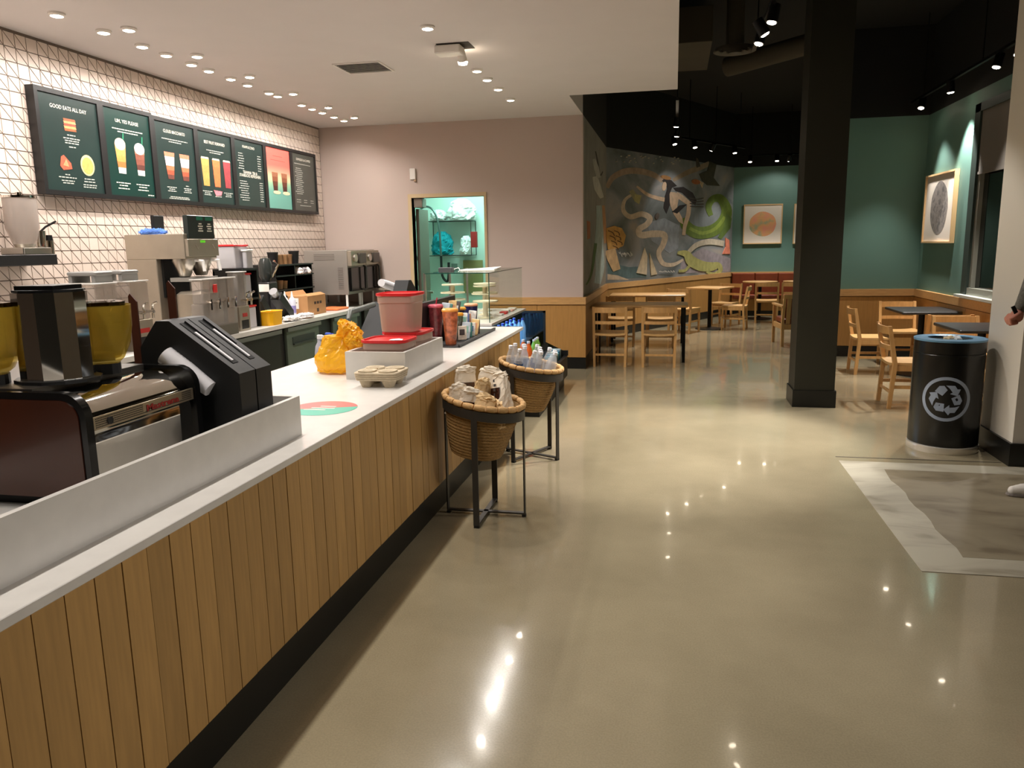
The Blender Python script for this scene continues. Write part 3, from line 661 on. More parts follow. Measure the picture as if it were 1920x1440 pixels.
B2.title('UM, YES PLEASE', .85, .5); B2.lines([(.5, .775, .33), (.5, .745, .22), (.3, .15, .15), (.3, .12, .09), (.3, .085, .12), (.73, .15, .15), (.73, .12, .09), (.73, .085, .12), (.9, .03, .07)], ink)
B2.cup(.30, .26, .60, .075, .115, [(226, 216, 206), (206, 106, 50), (228, 142, 70), (230, 150, 82), (232, 160, 96)]); B2.shape(ell(.30, .60, .115, .07), (232, 200, 170), 'printed_cream', .0025); B2.shape([(.36, .62), (.38, .62), (.40, .74), (.38, .74)], (40, 140, 100), 'printed_straw')
B2.cup(.72, .26, .58, .075, .115, [(226, 216, 206), (84, 40, 30), (120, 64, 48), (128, 72, 54), (170, 120, 96)]); B2.shape(ell(.72, .58, .115, .07), (226, 214, 206), 'printed_cream', .0025); B2.shape([(.78, .61), (.80, .61), (.82, .73), (.80, .73)], (40, 140, 100), 'printed_straw')
B3 = Board(ys[2], ys[3], 'menu board with two layered milky drinks', GRD, 2.875)
B3.title('CLOUD MACCHIATO', .87, .55); B3.lines([(.5, .79, .33), (.5, .76, .16), (.32, .165, .12), (.32, .14, .07), (.32, .115, .11), (.73, .20, .04), (.73, .165, .1), (.73, .14, .08), (.73, .115, .11), (.5, .04, .24), (.5, .02, .27)])
for u in (.32, .71): B3.cup(u, .27, .62, .075, .13, [(96, 50, 40), (150, 70, 44), (186, 106, 70), (214, 190, 196), (222, 204, 212), (214, 120, 90)])
B4 = Board(ys[3], ys[4], 'menu board with three tall fruit drinks in yellow, orange and red', GRD, 2.875)
B4.title('BEST FRUIT FORWARD', .84, .62); B4.lines([(.5, .75, .26), (.5, .72, .17), (.18, .165, .14), (.18, .14, .08), (.18, .115, .1), (.82, .165, .14), (.82, .14, .08), (.82, .115, .1), (.5, .1, .1)])
for u, c in ((.17, (186, 142, 74)), (.50, (236, 108, 62)), (.83, (146, 56, 60))): B4.cup(u, .24, .62, .085, .115, [c, tuple(min(255, int(x*1.03)) for x in c), c, tuple(min(255, int(x*1.08)) for x in c)]); B4.shape([(u-.115, .62), (u+.115, .62), (u+.1, .645), (u-.1, .645)], (222, 206, 178), 'printed_foam')
B4.shape([(.36, .19), (.62, .18), (.58, .12), (.42, .11)], (240, 120, 130), 'pink_note', .002)
B5 = Board(ys[4], ys[5], 'menu board with two printed price lists and no pictures', GRD, 2.875)
B5.title('FRAPPUCCINO', .89, .42, .04); B5.title('TEAVANA  TEA &', .50, .5, .045); B5.title('STARBUCKS REFRESHERS', .45, .75, .045)
B5.lines([(.20+.01*(k % 3), .80-.038*k, .07+.05*((k*5) % 4)/4) for k in range(7)]+[(.24+.02*(k % 3), .38-.036*k, .12+.06*((k*5) % 4)/4) for k in range(9)]+[(.86, .80-.038*k, .06) for k in range(7)]+[(.88, .38-.036*k, .06) for k in range(9)])
B6 = Board(ys[5], ys[6], 'poster fading from coral to teal with two iced coffees', M('poster_coral_teal', (230, 110, 96), .35), 2.875)
m = MATS['poster_coral_teal']; N = m.node_tree.nodes; L = m.node_tree.links; tc = N.new('ShaderNodeTexCoord'); sp = N.new('ShaderNodeSeparateXYZ'); rp = N.new('ShaderNodeValToRGB')
L.new(tc.outputs['Generated'], sp.inputs[0]); L.new(sp.outputs[2], rp.inputs[0]); L.new(rp.outputs[0], N['Principled BSDF'].inputs['Base Color'])
e = rp.color_ramp.elements; e[0].position = .28; e[0].color = rgb(104, 162, 148); e[1].position = .72; e[1].color = rgb(236, 104, 92)
for p_, c_ in ((.42, (150, 188, 150)), (.52, (226, 190, 150)), (.6, (236, 150, 124))): q_ = e.new(p_); q_.color = rgb(*c_)
for u in (.33, .73): B6.cup(u, .30, .60, .085, .125, [(70, 34, 26), (96, 50, 34), (130, 74, 50), (150, 96, 70)]); B6.shape(ell(u+.05, .27, .16, .03), (214, 206, 170), 'printed_shadow', .0005)
B6.lines([(.5, .87, .2), (.5, .80, .3)], M('poster_print', (190, 84, 76), .5))
B7 = Board(ys[6], ys[7], 'grey menu board with a long printed list beside the mauve wall', GRY, 2.875)
B7.title('ESPRESSO & COFFEE', .88, .62, .04); B7.lines([(.45, .82, .36)]+[(.26+.01*(k % 4), .74-.034*k, .11+.08*((k*7) % 5)/5) for k in range(14)]+[(.2, .19, .09), (.5, .19, .07), (.8, .19, .07), (.2, .15, .09), (.5, .15, .07), (.8, .15, .07), (.5, .09, .25)])
# ---------------------------------------------------------------- back worktop along the tiled wall
BX = -3.86
t = thing('back_counter', 'dark fridge-fronted cabinet run beneath the back worktop', 'cabinet', (-4.3, 6.5, 0))
MB().box(-4.77, -3.93, 2.6, 9.35, .12, .855).build('carcass', M('dark_carcass', (24, 24, 23), .5), t, world=True)
MB().box(-4.77, -3.97, 2.6, 9.35, 0, .12).build('toe_kick', basem, t, world=True)
sage = M('grey_green_door', (94, 104, 92), .4, .35, noise=(3, .04))
for y0, y1, mt in ((5.3, 6.2, black), (6.25, 7.15, black), (7.30, 8.05, sage), (8.42, 9.15, sage)):
    d = MB().rbox(-3.93, -3.90, y0, y1, .14, .84, .006).build('fridge_door', mt, t, world=True)
    MB().box(-3.905, -3.872, y0-.01, y1+.01, .805, .845).build('top_flange', M('flange_grey', (110, 114, 106), .4, .3), d, world=True)
    if mt is sage: MB().box(-3.905, -3.894, y0+.12, y1-.12, .66, .735).box(-3.905, -3.878, y0+.12, y1-.12, .655, .67).build('recessed_handle', M('handle_shadow', (44, 50, 46), .5), d, world=True)
tag(MB().rbox(-4.77, BX, 2.6, 9.37, .857, .9, .004).build('worktop', quartz), 'white worktop along the tiled wall carrying brewers and ovens', 'worktop')
# wall shelf with clear jar
tag(MB().rbox(-4.774, -4.50, 4.2, 5.03, 1.565, 1.64, .005).build('wall_shelf', black), 'short black shelf fixed to the tiled wall', 'shelf')
t = thing('clear_grinder_jar', 'clear jar with silver lid and metal fittings on the black wall shelf', 'jar', (-4.61, 4.86, 1.641))
MB().lathe([(.075, .075), (.11, .19), (.11, .40), (.105, .40), (.105, .195), (.07, .08)], 20, cap=False).build('hopper', MILKY('smoky_clear', (214, 204, 196), .4, .1), t, True)
MB().lathe([(.114, .40), (.114, .415), (.02, .422), (.02, .44), (.002, .442)], 20).build('lid', chrome, t, True)
MB().rbox(-.10, .10, -.12, .14, 0, .05, .01).lathe([(.06, .05), (.075, .078)], 16).build('base', steel, t, True)
MB().cyl((.02, .13, .05), (.02, .13, .17), .032, .04, 14).cyl((.02, .21, .0), (.02, .21, .10), .03, n=14).build('metal_cup', chrome, t, True)
MB().tube([(.02, .13, .16), (.03, .18, .2), (.05, .26, .24)], .008).cyl((.02, .2, .1), (.02, .2, .14), .035, .03).build('tamper', blackm, t)
# tall coffee brewer
t = thing('coffee_brewer', 'tall stainless coffee brewer with a dark green printed panel and steel cones', 'coffee machine', (-4.35, 6.1, .9))
MB().rbox(-4.62, -4.05, 5.93, 6.40, 1.58, 1.79, .008).build('head', steelm, t, world=True)
MB().rbox(-4.62, -4.33, 5.93, 6.40, .92, 1.58, .008).build('column', steelm, t, world=True)
MB().rbox(-4.62, -4.0, 5.95, 6.42, .90, .93, .008).build('base', steel, t, world=True)
MB().box(-4.33, -4.31, 5.99, 6.34, 1.25, 1.58).build('recess', black, t, world=True)
pn = MB().rbox(-4.08, -4.03, 5.98, 6.36, 1.75, 1.945, .006).build('display', M('brewer_panel', (34, 42, 40), .3), t, world=True)
MB().box(-4.028, -4.026, 6.10, 6.19, 1.905, 1.935).box(-4.028, -4.026, 6.23, 6.33, 1.905, 1.935).build('green_tab', M('panel_green', (24, 110, 84), .4), pn, world=True)
mb = MB()
for y_ in (6.12, 6.25):
    for k, w_ in enumerate((.04, .07, .05, .07)): mb.box(-4.028, -4.026, y_+.03-w_/2, y_+.03+w_/2, 1.87-.02*k, 1.88-.02*k)
mb.build('printed_text', ink, pn, world=True)
MB().rbox(-4.05, -4.02, 5.94, 6.39, 1.60, 1.745, .004).build('control_strip', steelm, t, world=True)
MB().box(-4.02, -4.018, 6.12, 6.19, 1.715, 1.735).build('green_display', M('lcd_green', (90, 190, 30), .4, emit=.6), t, world=True)
for y_ in (6.05, 6.30): MB().cyl((-4.02, y_, 1.70), (-4.0, y_, 1.66), .006, n=8).build('lever', chrome, t, world=True)
for y_ in (6.05, 6.29):
    q = MB().lathe([(.045, 1.43), (.052, 1.44), (.098, 1.56), (.098, 1.58), (.09, 1.58)], 22, Matrix.Translation((-4.15, y_, 0))).build('brew_cone', steel, t, True, world=True)
    MB().tube([(-4.06, y_+.02, 1.565), (-4.0, y_+.05, 1.56), (-3.99, y_+.05, 1.47)], .014).build('cone_handle', white, q, True, world=True)
MB().rbox(-4.25, -4.03, 5.98, 6.36, 1.385, 1.42, .004).build('cone_shelf', M('shelf_grey', (150, 148, 142), .4, .4), t, world=True)
MB().rbox(-4.22, -4.0, 5.97, 6.17, .93, 1.30, .05).rbox(-4.22, -4.0, 6.19, 6.39, .93, 1.30, .05).build('urn', steelm, t, True, world=True)
# two lidless printed boards on top, blue cloth
tag(MB().rbox(-4.40, -4.37, 6.0, 6.14, 1.791, 1.95, .004).build('sign_board', black), 'small black upright board behind the blue cloth', 'board')
crumple('c', [(.10, 0), (.12, .015), (.10, .035), (.05, .045)], 2.2, None, Matrix.Translation((-4.38, 5.985, 1.791)) @ Matrix.Diagonal((1.05, .42, 1, 1)), .25).build('folded_cloth', M('blue_cloth', (96, 140, 226), .9))
tag(COL.objects['folded_cloth'], 'crumpled blue cloth on top of the coffee brewer', 'cloth')
# clear beverage dispensers with taps
def bev(label, y0, y1, x0=-4.32, x1=-4.0, top=1.42, logo=True):
    t = thing('drink_dispenser', label, 'drink dispenser', ((x0+x1)/2, (y0+y1)/2, .9))
    MB().rbox(x0, x1, y0, y1, .9, 1.13, .006).build('base', steelm, t, world=True)
    MB().box(x1, x1+.002, y0+.03, y1-.03, .92, 1.0).build('drip_opening', black, t, world=True)
    MB().rbox(x0+.01, x1-.005, y0+.006, y1-.006, 1.131, top, .02).build('tank', MILKY('tank_clear', (206, 198, 190), .32, .06), t, True, world=True)
    MB().rbox(x0, x1+.005, y0, y1, top, top+.012, .02).build('lid', MILKY('lid_clear', (220, 216, 210), .7, .1), t, True, world=True)
    for y_ in (y0+(y1-y0)*.3, y0+(y1-y0)*.75):
        MB().cyl((x1-.005, y_, 1.19), (x1+.06, y_, 1.19), .014, n=10).cyl((x1+.05, y_, 1.14), (x1+.05, y_, 1.215), .011, n=10).tube([(x1+.05, y_, 1.215), (x1+.055, y_, 1.25), (x1+.09, y_, 1.265)], .009).build('tap', chrome, t, True, world=True)
    if logo: MB().box(x1, x1+.002, y0+.05, y1-.05, 1.03, 1.065).build('red_badge', M('badge_red', (170, 40, 38), .4), t, world=True)
    return t
bev('clear drink dispenser with chrome taps and a red badge on its steel base', 5.13, 5.37)
bev('clear drink dispenser with chrome taps behind the bean hopper', 4.78, 5.02, logo=False)
for y_ in (4.82, 5.10):
    t = thing('grey_lid_frame', 'grey plastic handle frame on '+('the drink dispenser without a badge' if y_ < 5 else 'the red-badged drink dispenser'), 'frame', (-4.16, y_+.06, 1.4322))
    MB().rbox(-.12, .12, -.04, .16, .05, .08, .02).box(-.11, -.08, -.03, .15, 0, .05).box(.08, .11, -.03, .15, 0, .05).build('frame', M('grey_plastic', (142, 140, 136), .5), t)
    t['group'] = 'grey frames on the drink dispensers'
bev('wide clear drink dispenser with taps beside the brown paddles', 6.50, 6.68, -4.05, -3.93, 1.44)
t = thing('clear_canister_rack', 'row of clear canisters with silver taps in front of the brewer', 'canister', (-3.96, 6.15, .9))
for k in range(4):
    y0 = 5.86+.125*k
    MB().rbox(-3.975, -3.87, y0, y0+.115, 1.2, 1.40, .012).build('canister', MATS['tank_clear'], t, True, world=True)
    MB().cyl((-3.875, y0+.06, 1.22), (-3.83, y0+.06, 1.21), .012, n=8).cyl((-3.835, y0+.06, 1.15), (-3.835, y0+.06, 1.24), .010, n=8).build('tap', chrome, t, True, world=True)
MB().rbox(-3.985, -3.87, 5.85, 6.37, 1.0, 1.2, .006).build('tank', MATS['tank_clear'], t, True, world=True)
MB().rbox(-3.985, -3.87, 5.85, 6.37, .9, 1.0, .006).build('base', M('rack_base_grey', (120, 114, 104), .4, .4), t, world=True)
MB().rbox(-3.985, -3.86, 5.85, 6.37, 1.401, 1.412, .006).build('top_plate', CLEAR('lid_clear'), t, world=True)
tag(MB().rbox(-3.86, -3.85, 6.0, 6.05, 1.29, 1.36, .003).box(-3.87, -3.86, 6.01, 6.04, 1.3, 1.34).build('red_tag', red), 'small red tag clipped to the clear canisters', 'tag')
# paper bags, tubs and clutter to the right of the brewer
crm = M('kraft_paper', (204, 168, 124), .85, noise=(20, .08))
for k in range(3): tag(MB().rbox(-3.99, -3.90, 5.42+.055*k, 5.46+.055*k, .901, 1.03-.01*k, .01, Matrix.Identity(4)).build('paper_bag_bundle', crm), 'upright bundle of brown paper bags on the back worktop edge', 'paper bags', 'paper bag bundles on the back worktop')
def vtub(label, y0, y1, z0, h, x0=-4.22, x1=-4.02, lidm=red, mat=None):
    t = thing('storage_tub', label, 'tub', ((x0+x1)/2, (y0+y1)/2, z0))
    MB().rbox(x0, x1, y0, y1, z0, z0+h, .015).build('body', mat or MILKY('white_tub', (206, 204, 208), .8), t, world=True)
    MB().rbox(x0-.008, x1+.008, y0-.008, y1+.008, z0+h, z0+h+.018, .015).build('lid', lidm, t, world=True)
    return t
t = thing('black_storage_cube', 'black open storage cube holding tubs beside the brewer', 'storage box', (-4.15, 6.78, .9))
MB().box(-4.3, -3.99, 6.70, 6.72, .9, 1.45).box(-4.3, -4.28, 6.70, 6.98, .9, 1.45).box(-4.3, -3.99, 6.96, 6.98, .9, 1.45).box(-4.3, -3.99, 6.70, 6.98, 1.45, 1.47).box(-4.28, -3.99, 6.72, 6.96, 1.17, 1.19).build('shell', black, t, world=True)
vtub('milky storage tub with red lid on top of the black cube', 6.71, 6.95, 1.4705, .21, -4.26, -4.06)
vtub('small milky tub with white lid in front of the red-lidded tub', 6.80, 6.92, 1.4705, .16, -4.04, -3.995, white)
vtub('narrow milky tub with red lid in the black cube top slot', 6.76, 6.9, 1.1905, .22, -4.2, -4.02)
vtub('narrow milky tub with red lid low in the black cube', 6.76, 6.92, .9005, .2, -4.2, -4.0)
t = thing('yellow_bin', 'yellow plastic bin behind the black dispensers', 'bin', (-3.965, 7.12, .9))
MB().lathe([(.5, 0), (.55, .13), (.58, .135), (.58, .14), (.5, .13), (.46, .01)], 20, Matrix.Diagonal((.15, .24, 1, 1)), cap=False, sq=6).box(-.06, .06, -.1, .1, 0, .01).build('body', M('yellow_plastic', (246, 182, 20), .4), t)
# heap of black holders with cups
for k, (x, y, a, l) in enumerate(((-4.14, 7.36, 40, 'black angled cup holder with a pale lid stack'), (-4.08, 7.70, 48, 'black angled cup holder with silver packets'), (-4.28, 7.42, 30, 'tall black cup holder with a brown cup'))):
    t = thing('angled_holder', l+' on the back worktop', 'holder', (x, y, .9))
    T = Matrix.Translation((0, 0, .06)) @ Matrix.Rotation(math.radians(a), 4, 'X')
    MB().rbox(-.055, .055, -.05, .05, .0, .26+.05*k, .008, T).box(-.06, .06, -.13, .07, 0, .012).box(-.05, .05, -.02, .04, .01, .1).build('sleeve', black, t)
    MB().lathe([(.035, .24+.05*k), (.045, .33+.05*k), (.046, .335+.05*k)], 14, T).build('stack', [crm, M('silver_packets', (190, 190, 194), .3, .7), M('brown_cup', (150, 110, 76), .7)][k], t, True)
t = thing('espresso_grinder', 'small black grinder with silver neck among the clutter', 'grinder', (-4.32, 7.72, .9))
MB().rbox(-.08, .08, -.1, .1, 0, .4, .02).build('body', black, t); MB().lathe([(.04, .4), (.07, .46), (.07, .6), (.05, .65), (.02, .66)], 18).build('dome', M('dark_glass', (50, 54, 52), .1), t, True)
MB().tube([(.06, .02, .45), (.1, .1, .58), (.02, .16, .62)], .012).build('arm', chrome, t, True); MB().rbox(-.075, .085, -.105, -.099, .30, .38, .002).build('label_plate', paper, t)
t = thing('black_parts_rack', 'black open shelving rack crammed with cups and cloths near the ovens', 'rack', (-4.45, 8.3, .9))
mb = MB()
for z_ in (0, .28, .44, .56): mb.box(-.3, .14, -.36, .55, z_, z_+.015)
for y_ in (-.36, .1, .535): mb.box(-.3, .12, y_, y_+.015, 0, .56)
mb.build('shelving', black, t)
for k, (y, z, c, r, h) in enumerate(((-.25, .295, (40, 40, 40), .05, .12), (-.1, .295, (196, 160, 120), .045, .1), (.02, .295, (180, 150, 110), .04, .09), (.2, .295, (60, 58, 54), .05, .12), (.32, .455, (210, 180, 140), .045, .09), (-.2, .575, (26, 26, 26), .06, .14), (-.05, .575, (184, 140, 96), .042, .11), (.06, .575, (196, 150, 104), .042, .11), (.17, .575, (176, 132, 92), .042, .11), (.3, .575, (28, 28, 28), .06, .15), (.0, .015, (50, 46, 44), .07, .18), (.3, .015, (70, 66, 60), .07, .16))):
    tag(MB().lathe([(r*.8, z+.0005), (r, z+h*.9), (r*1.04, z+h*.92), (r*1.04, z+h), (r*.6, z+h)], 16, Matrix.Translation((-4.45+.02, 8.3+y, .9))).build('stacked_cup', M('cupstack_%d' % k, c, .6), None, True), ['black sleeve of lids', 'kraft cup stack', 'tan cup stack'][0 if max(c) < 80 else (1 if c[0] > 185 else 2)]+' in the black rack by the ovens', 'cups', 'cup stacks in the black rack')
for k in range(3): crumple('c', [(.12, 0), (.14, .02), (.12, .06), (.05, .075)], 3.3+k, None, Matrix.Translation((-4.36, 8.5+.1*k, 1.3555+.0*k)) @ Matrix.Diagonal((.6, .34, 1, 1)), .2).build('cleaning_cloth', M('white_cloth', (226, 222, 220), .9) if k != 1 else M('striped_cloth', (150, 146, 150), .9))
for k, o in enumerate([o for o in COL.objects if o.name.startswith('cleaning_cloth')]): tag(o, ['crumpled white cloth at the near end of the rack shelf', 'crumpled grey-striped cloth between two white ones', 'crumpled white cloth at the oven end of the rack'][k], 'cloth')
# syrup tubes, cardboard box, towels, tray
for k, (px, c) in enumerate(((522, (232, 226, 222)), (540, (222, 222, 234)))):
    q = PZ(px, 592, .9); t = thing('sauce_bottle', ['white squeeze bottle with pointed cap', 'white squeeze bottle with a purple printed label'][k]+' by the cardboard box', 'bottle', (-4.21+.085*k, 7.90, .9005))
    MB().lathe([(.036, 0), (.038, .01), (.038, .19), (.03, .205)], 16).build('body', M('bottle_%d' % k, c, .4), t, True); MB().lathe([(.03, .205), (.014, .225), (.007, .285), (.002, .287)], 12).build('nozzle', white, t, True)
    MB().lathe([(.0385, .05), (.0385, .13)], 16, cap=False).build('label_band', M('purple_print', (150, 140, 196), .5) if k else M('pink_print', (222, 206, 206), .5), t, True)
card = M('cardboard', (184, 136, 88), .85, noise=(12, .05))
t = thing('cardboard_box', 'open brown cardboard box with a white label on the back worktop', 'box', (-4.13, 8.3, .9))
MB().box(-.13, .11, -.24, .22, .0005, .22).build('body', card, t)
MB().add([(.11, -.24, .22), (.11, .22, .22), (.05, .22, .245), (.05, -.24, .245)], [(0, 1, 2, 3)]).add([(-.13, -.24, .22), (-.13, .22, .22), (-.17, .22, .27), (-.17, -.24, .27)], [(0, 1, 2, 3)]).build('flap', card, t)
MB().box(-.1, -.0, -.2415, -.24, .08, .2).build('white_label', paper, t)
mb = MB()
for k in range(4): mb.box(-.09, -.09+.03+.02*(k % 3), -.2425, -.2415, .10+.022*k, .108+.022*k)
mb.build('label_lines', M('box_print', (70, 54, 44), .8), t)['kind'] = 'stuff'
for k in range(3): MB().box(.11, .1108, -.08+.07*k, -.03+.07*k, .12, .15).build('printed_mark', MATS['box_print'], t)
MB().box(.11, .1108, -.02, .03, .03, .07).build('printed_mark', MATS['box_print'], t)
t.location.z = .9005
for k, (px, py) in enumerate(((500, 598), (535, 594))):
    crumple('c', [(.16, 0), (.17, .01), (.15, .03), (.08, .04)], 6.3+k, None, Matrix.Translation((-3.935, 7.50+.31*k, .914)) @ Matrix.Diagonal((.42, .8, 1, 1)), .2).build('towel', MATS['white_cloth'])
for k, o in enumerate([o for o in COL.objects if o.name.startswith('towel')]): tag(o, ['folded white towel lying before the squeeze bottles', 'folded white towel touching the cardboard box'][k], 'towel')
tag(MB().rbox(-4.25, -3.98, 8.75, 9.1, .9005, .925, .02).build('tray', M('orange_tray', (226, 120, 62), .5)), 'flat orange tray between the cardboard box and the ovens', 'tray')
# twin ovens
for k in range(2):
    y0 = 9.27+.475*k; y1 = y0+.465
    t = thing('speed_oven', ['stainless oven with louvred side next to the rack', 'stainless oven standing against the mauve wall'][k], 'oven', (-4.3, (y0+y1)/2, .9))
    MB().rbox(-4.64, -4.05, y0, y1, 1.06, 1.62, .008).build('body', M('oven_grey', (170, 164, 156), .38, .6), t, world=True)
    lv = MB()
    if k == 0:
        for j in range(4): lv.box(-4.5, -4.22, y0-.004, y0, 1.50+.022*j, 1.508+.022*j)
        for j in range(12):
            for x0 in (-4.58, -4.18): lv.box(x0, x0+.07, y0-.004, y0, 1.13+.024*j, 1.139+.024*j)
        lv.build('louvres', M('louvre_grey', (136, 130, 124), .4, .5), t, world=True)
    MB().rbox(-4.05, -3.99, y0, y1, 1.42, 1.61, .01).build('control_head', steelm, t, world=True)
    MB().rbox(-3.99, -3.96, y0+.20, y1-.04, 1.45, 1.58, .01).build('touch_panel', M('panel_dark', (70, 66, 60), .3), t, world=True)
    MB().cyl((-3.99, y0+.1, 1.52), (-3.965, y0+.1, 1.52), .05, n=20).build('dial', steel, t, True, world=True)
    d = MB().rbox(-4.05, -4.01, y0+.02, y1-.02, 1.1, 1.40, .006).build('door', M('oven_door_black', (16, 15, 14), .15), t, world=True)
    MB().tube([(-4.0, y1-.07, 1.42), (-3.965, y1-.07, 1.40), (-3.965, y1-.07, 1.12), (-4.0, y1-.07, 1.1)], .014).build('handle', dgrey, d, True, world=True)
    for x_ in (-4.6, -4.09):
        for y_ in (y0+.03, y1-.03): MB().cyl((x_, y_, .9005), (x_, y_, 1.06), .016, n=10).build('leg', white, t, True, world=True)
for o in [o for o in COL.objects if o.name.startswith('speed_oven')]: o['group'] = 'twin ovens'
t = thing('oven_stand', 'dark counter-end cabinet carrying the oven beside the mauve wall', 'cabinet', (-4.3, 9.8, 0))
MB().box(-4.77, -3.9, 9.38, 10.2, 0, .86).build('body', MATS['dark_carcass'], t, world=True); MB().rbox(-4.77, -3.86, 9.38, 10.22, .86, .9, .004).build('top', steel, t, world=True)
t = thing('steel_wall_shelf', 'narrow steel ledge with brackets on the mauve wall beside the ovens', 'shelf', (-3.72, 10.1, 1.05))
MB().box(-3.94, -3.56, 10.02, 10.23, 1.07, 1.10).build('ledge', steelm, t, world=True)
for x_ in (-3.86, -3.64): MB().prism([(10.03, 1.07), (10.23, 1.07), (10.23, .88)], lambda a, b: (x_, a, b), lambda a, b: (x_+.012, a, b)).build('bracket', dgrey, t, world=True)
# ---------------------------------------------------------------- pastry case and open cooler
PX0, PX1, PY0, PY1, PZ0, PZ1 = -2.38, -1.735, 7.27, 8.93, .912, 1.392
t = thing('pastry_case', 'empty glass pastry case on a white slab at the end of the counter', 'display case', (-2.05, 8.1, .885))
MB().rbox(-2.5, -1.70, 7.20, 8.97, .885, .911, .003).build('slab', quartz, t, world=True)
g_ = .006
for nm, b in (('end_pane', (PX0, PX1, PY0, PY0+g_, PZ0, PZ1-g_)), ('end_pane', (PX0, PX1, PY1-g_, PY1, PZ0, PZ1-g_)), ('front_pane', (PX1-g_, PX1, PY0+g_, PY1-g_, PZ0, PZ1-g_)), ('top_pane', (PX0, PX1, PY0, PY1, PZ1-g_, PZ1))):
    MB().box(*b).build(nm, glass, t, world=True)
edge = M('glass_edge_green', (38, 74, 64), .15)
MB().box(PX1-.006, PX1+.0015, PY0-.0015, PY0+.004, PZ0, PZ1).box(PX0, PX1, PY0-.0015, PY0, PZ1-.008, PZ1+.0005).box(PX1, PX1+.0015, PY0, PY1, PZ1-.008, PZ1+.0005).build('pane_edge', edge, t, world=True)
for y_ in (PY0+.02, PY0+.9, PY1-.04): MB().box(PX0-.02, PX0, y_, y_+.02, PZ0, PZ1).build('back_post', steel, t, world=True)
cream = M('cream_stoneware', (226, 214, 186), .4)
def stand(label, x, y, tiers):
    t = thing('cake_stand', label, 'cake stand', (x, y, PZ0+.0005))
    z = 0
    MB().lathe([(.07, 0), (.07, .01), (.025, .02), (.022, tiers[-1][0])], 20).build('post', cream, t, True)
    for h, r in tiers: MB().lathe([(r*.3, h), (r, h+.004), (r, h+.016), (r*.9, h+.016), (r*.88, h+.012), (.002, h+.012)], 28).build('plate', cream, t, True)
stand('three-tier cream cake stand by the staff side of the pastry case', -2.20, 7.62, [(.19, .13), (.26, .125), (.34, .11)])
stand('two-tier cream cake stand in the middle of the pastry case', -1.98, 8.08, [(.22, .14), (.30, .12)])
stand('low single-plate cream cake stand near the front glass', -1.885, 7.72, [(.165, .13)])
stand('two-tier cream cake stand at the far end of the pastry case', -2.1, 8.6, [(.2, .14), (.3, .13)])
for k in range(5):
    c = [(222, 212, 206), (200, 60, 56), (226, 222, 214), (206, 150, 140), (220, 214, 206)][k]
    tag(MB().rbox(-1.86+.02*(k % 2), -1.77+.01*(k % 2), 7.98+.17*k, 8.09+.17*k, PZ0+.0005, PZ0+.02+.008*(k % 3), .008).build('price_card', M('card_%d' % k, c, .6)), ['white', 'red', 'cream', 'pinkish', 'pale'][k]+' small card lying inside the front glass of the pastry case', 'card')
t = thing('paper_sheets', 'pile of white paper on top of the glass case', 'paper', (-1.98, 8.0, PZ1))
MB().box(-.2, .17, -.16, .14, .0005, .008).build('lower_sheets', paper, t)
MB().add([(-.2, -.14, .009), (.16, -.16, .009), (.18, .12, .03), (.1, .13, .012), (-.2, .13, .009), (-.2, -.14, .013), (.16, -.16, .013), (.18, .12, .034), (.1, .13, .016), (-.2, .13, .013)], [(0, 1, 2, 3, 4), (9, 8, 7, 6, 5), (0, 5, 6, 1), (1, 6, 7, 2), (2, 7, 8, 3), (3, 8, 9, 4), (4, 9, 5, 0)]).build('top_sheet', paper, t)
t = thing('card_reader', 'small dark grey device with a cable on the glass case', 'device', (-2.2, 7.42, PZ1))
MB().rbox(-.07, .07, -.05, .05, .0005, .05, .01).build('body', M('device_grey', (70, 70, 72), .5), t); MB().tube([(.07, .02, .03), (.11, .05, .045), (.13, .03, .02), (.12, .0, .006)], .004).build('cable', white, t, True)
# open chilled cabinet below
t = thing('open_cooler', 'black open-front cooler with lit shelves under the pastry case', 'cooler', (-1.8, 8.1, 0))
MB().box(-2.45, -2.4, 7.22, 8.95, .1, .88).box(-2.45, -1.25, 7.22, 8.95, 0, .12).build('cabinet', black, t, world=True)
MB().box(-2.4, -2.39, 7.23, 8.93, .13, .87).build('back_liner', white, t, world=True)
MB().box(-2.4, -1.43, 7.20, 7.22, 0, .884).build('near_end', black, t, world=True)
MB().prism([(-2.4, .12), (-1.22, .12), (-1.22, .40), (-1.47, .52), (-1.47, .88), (-2.4, .88)], lambda a, b: (a, 8.94, b), lambda a, b: (a, 8.95, b)).build('far_end_glass', CLEAR('dark_end_glass', (96, 112, 116), .08), t, world=True)
MB().box(-1.49, -1.465, 8.93, 8.96, .5, .884).box(-2.4, -1.465, 8.93, 8.96, .86, .884).box(-1.47, -1.2, 8.93, 8.96, .36, .42).box(-1.25, -1.21, 7.22, 8.96, .12, .36).build('edge_frame', black, t, world=True)
MB().box(-2.4, -1.62, 7.22, 8.94, .555, .57).build('upper_shelf', steel, t, world=True)
MB().box(-2.4, -1.43, 7.22, 8.94, .395, .41).build('middle_shelf', steel, t, world=True)
MB().box(-2.4, -1.26, 7.22, 8.94, .24, .255).build('lower_shelf', steel, t, world=True)
MB().box(-2.36, -1.76, 7.3, 8.9, .865, .884).build('light_strip', M('cool_strip', (170, 215, 255), .4, emit=5.0), t, world=True)
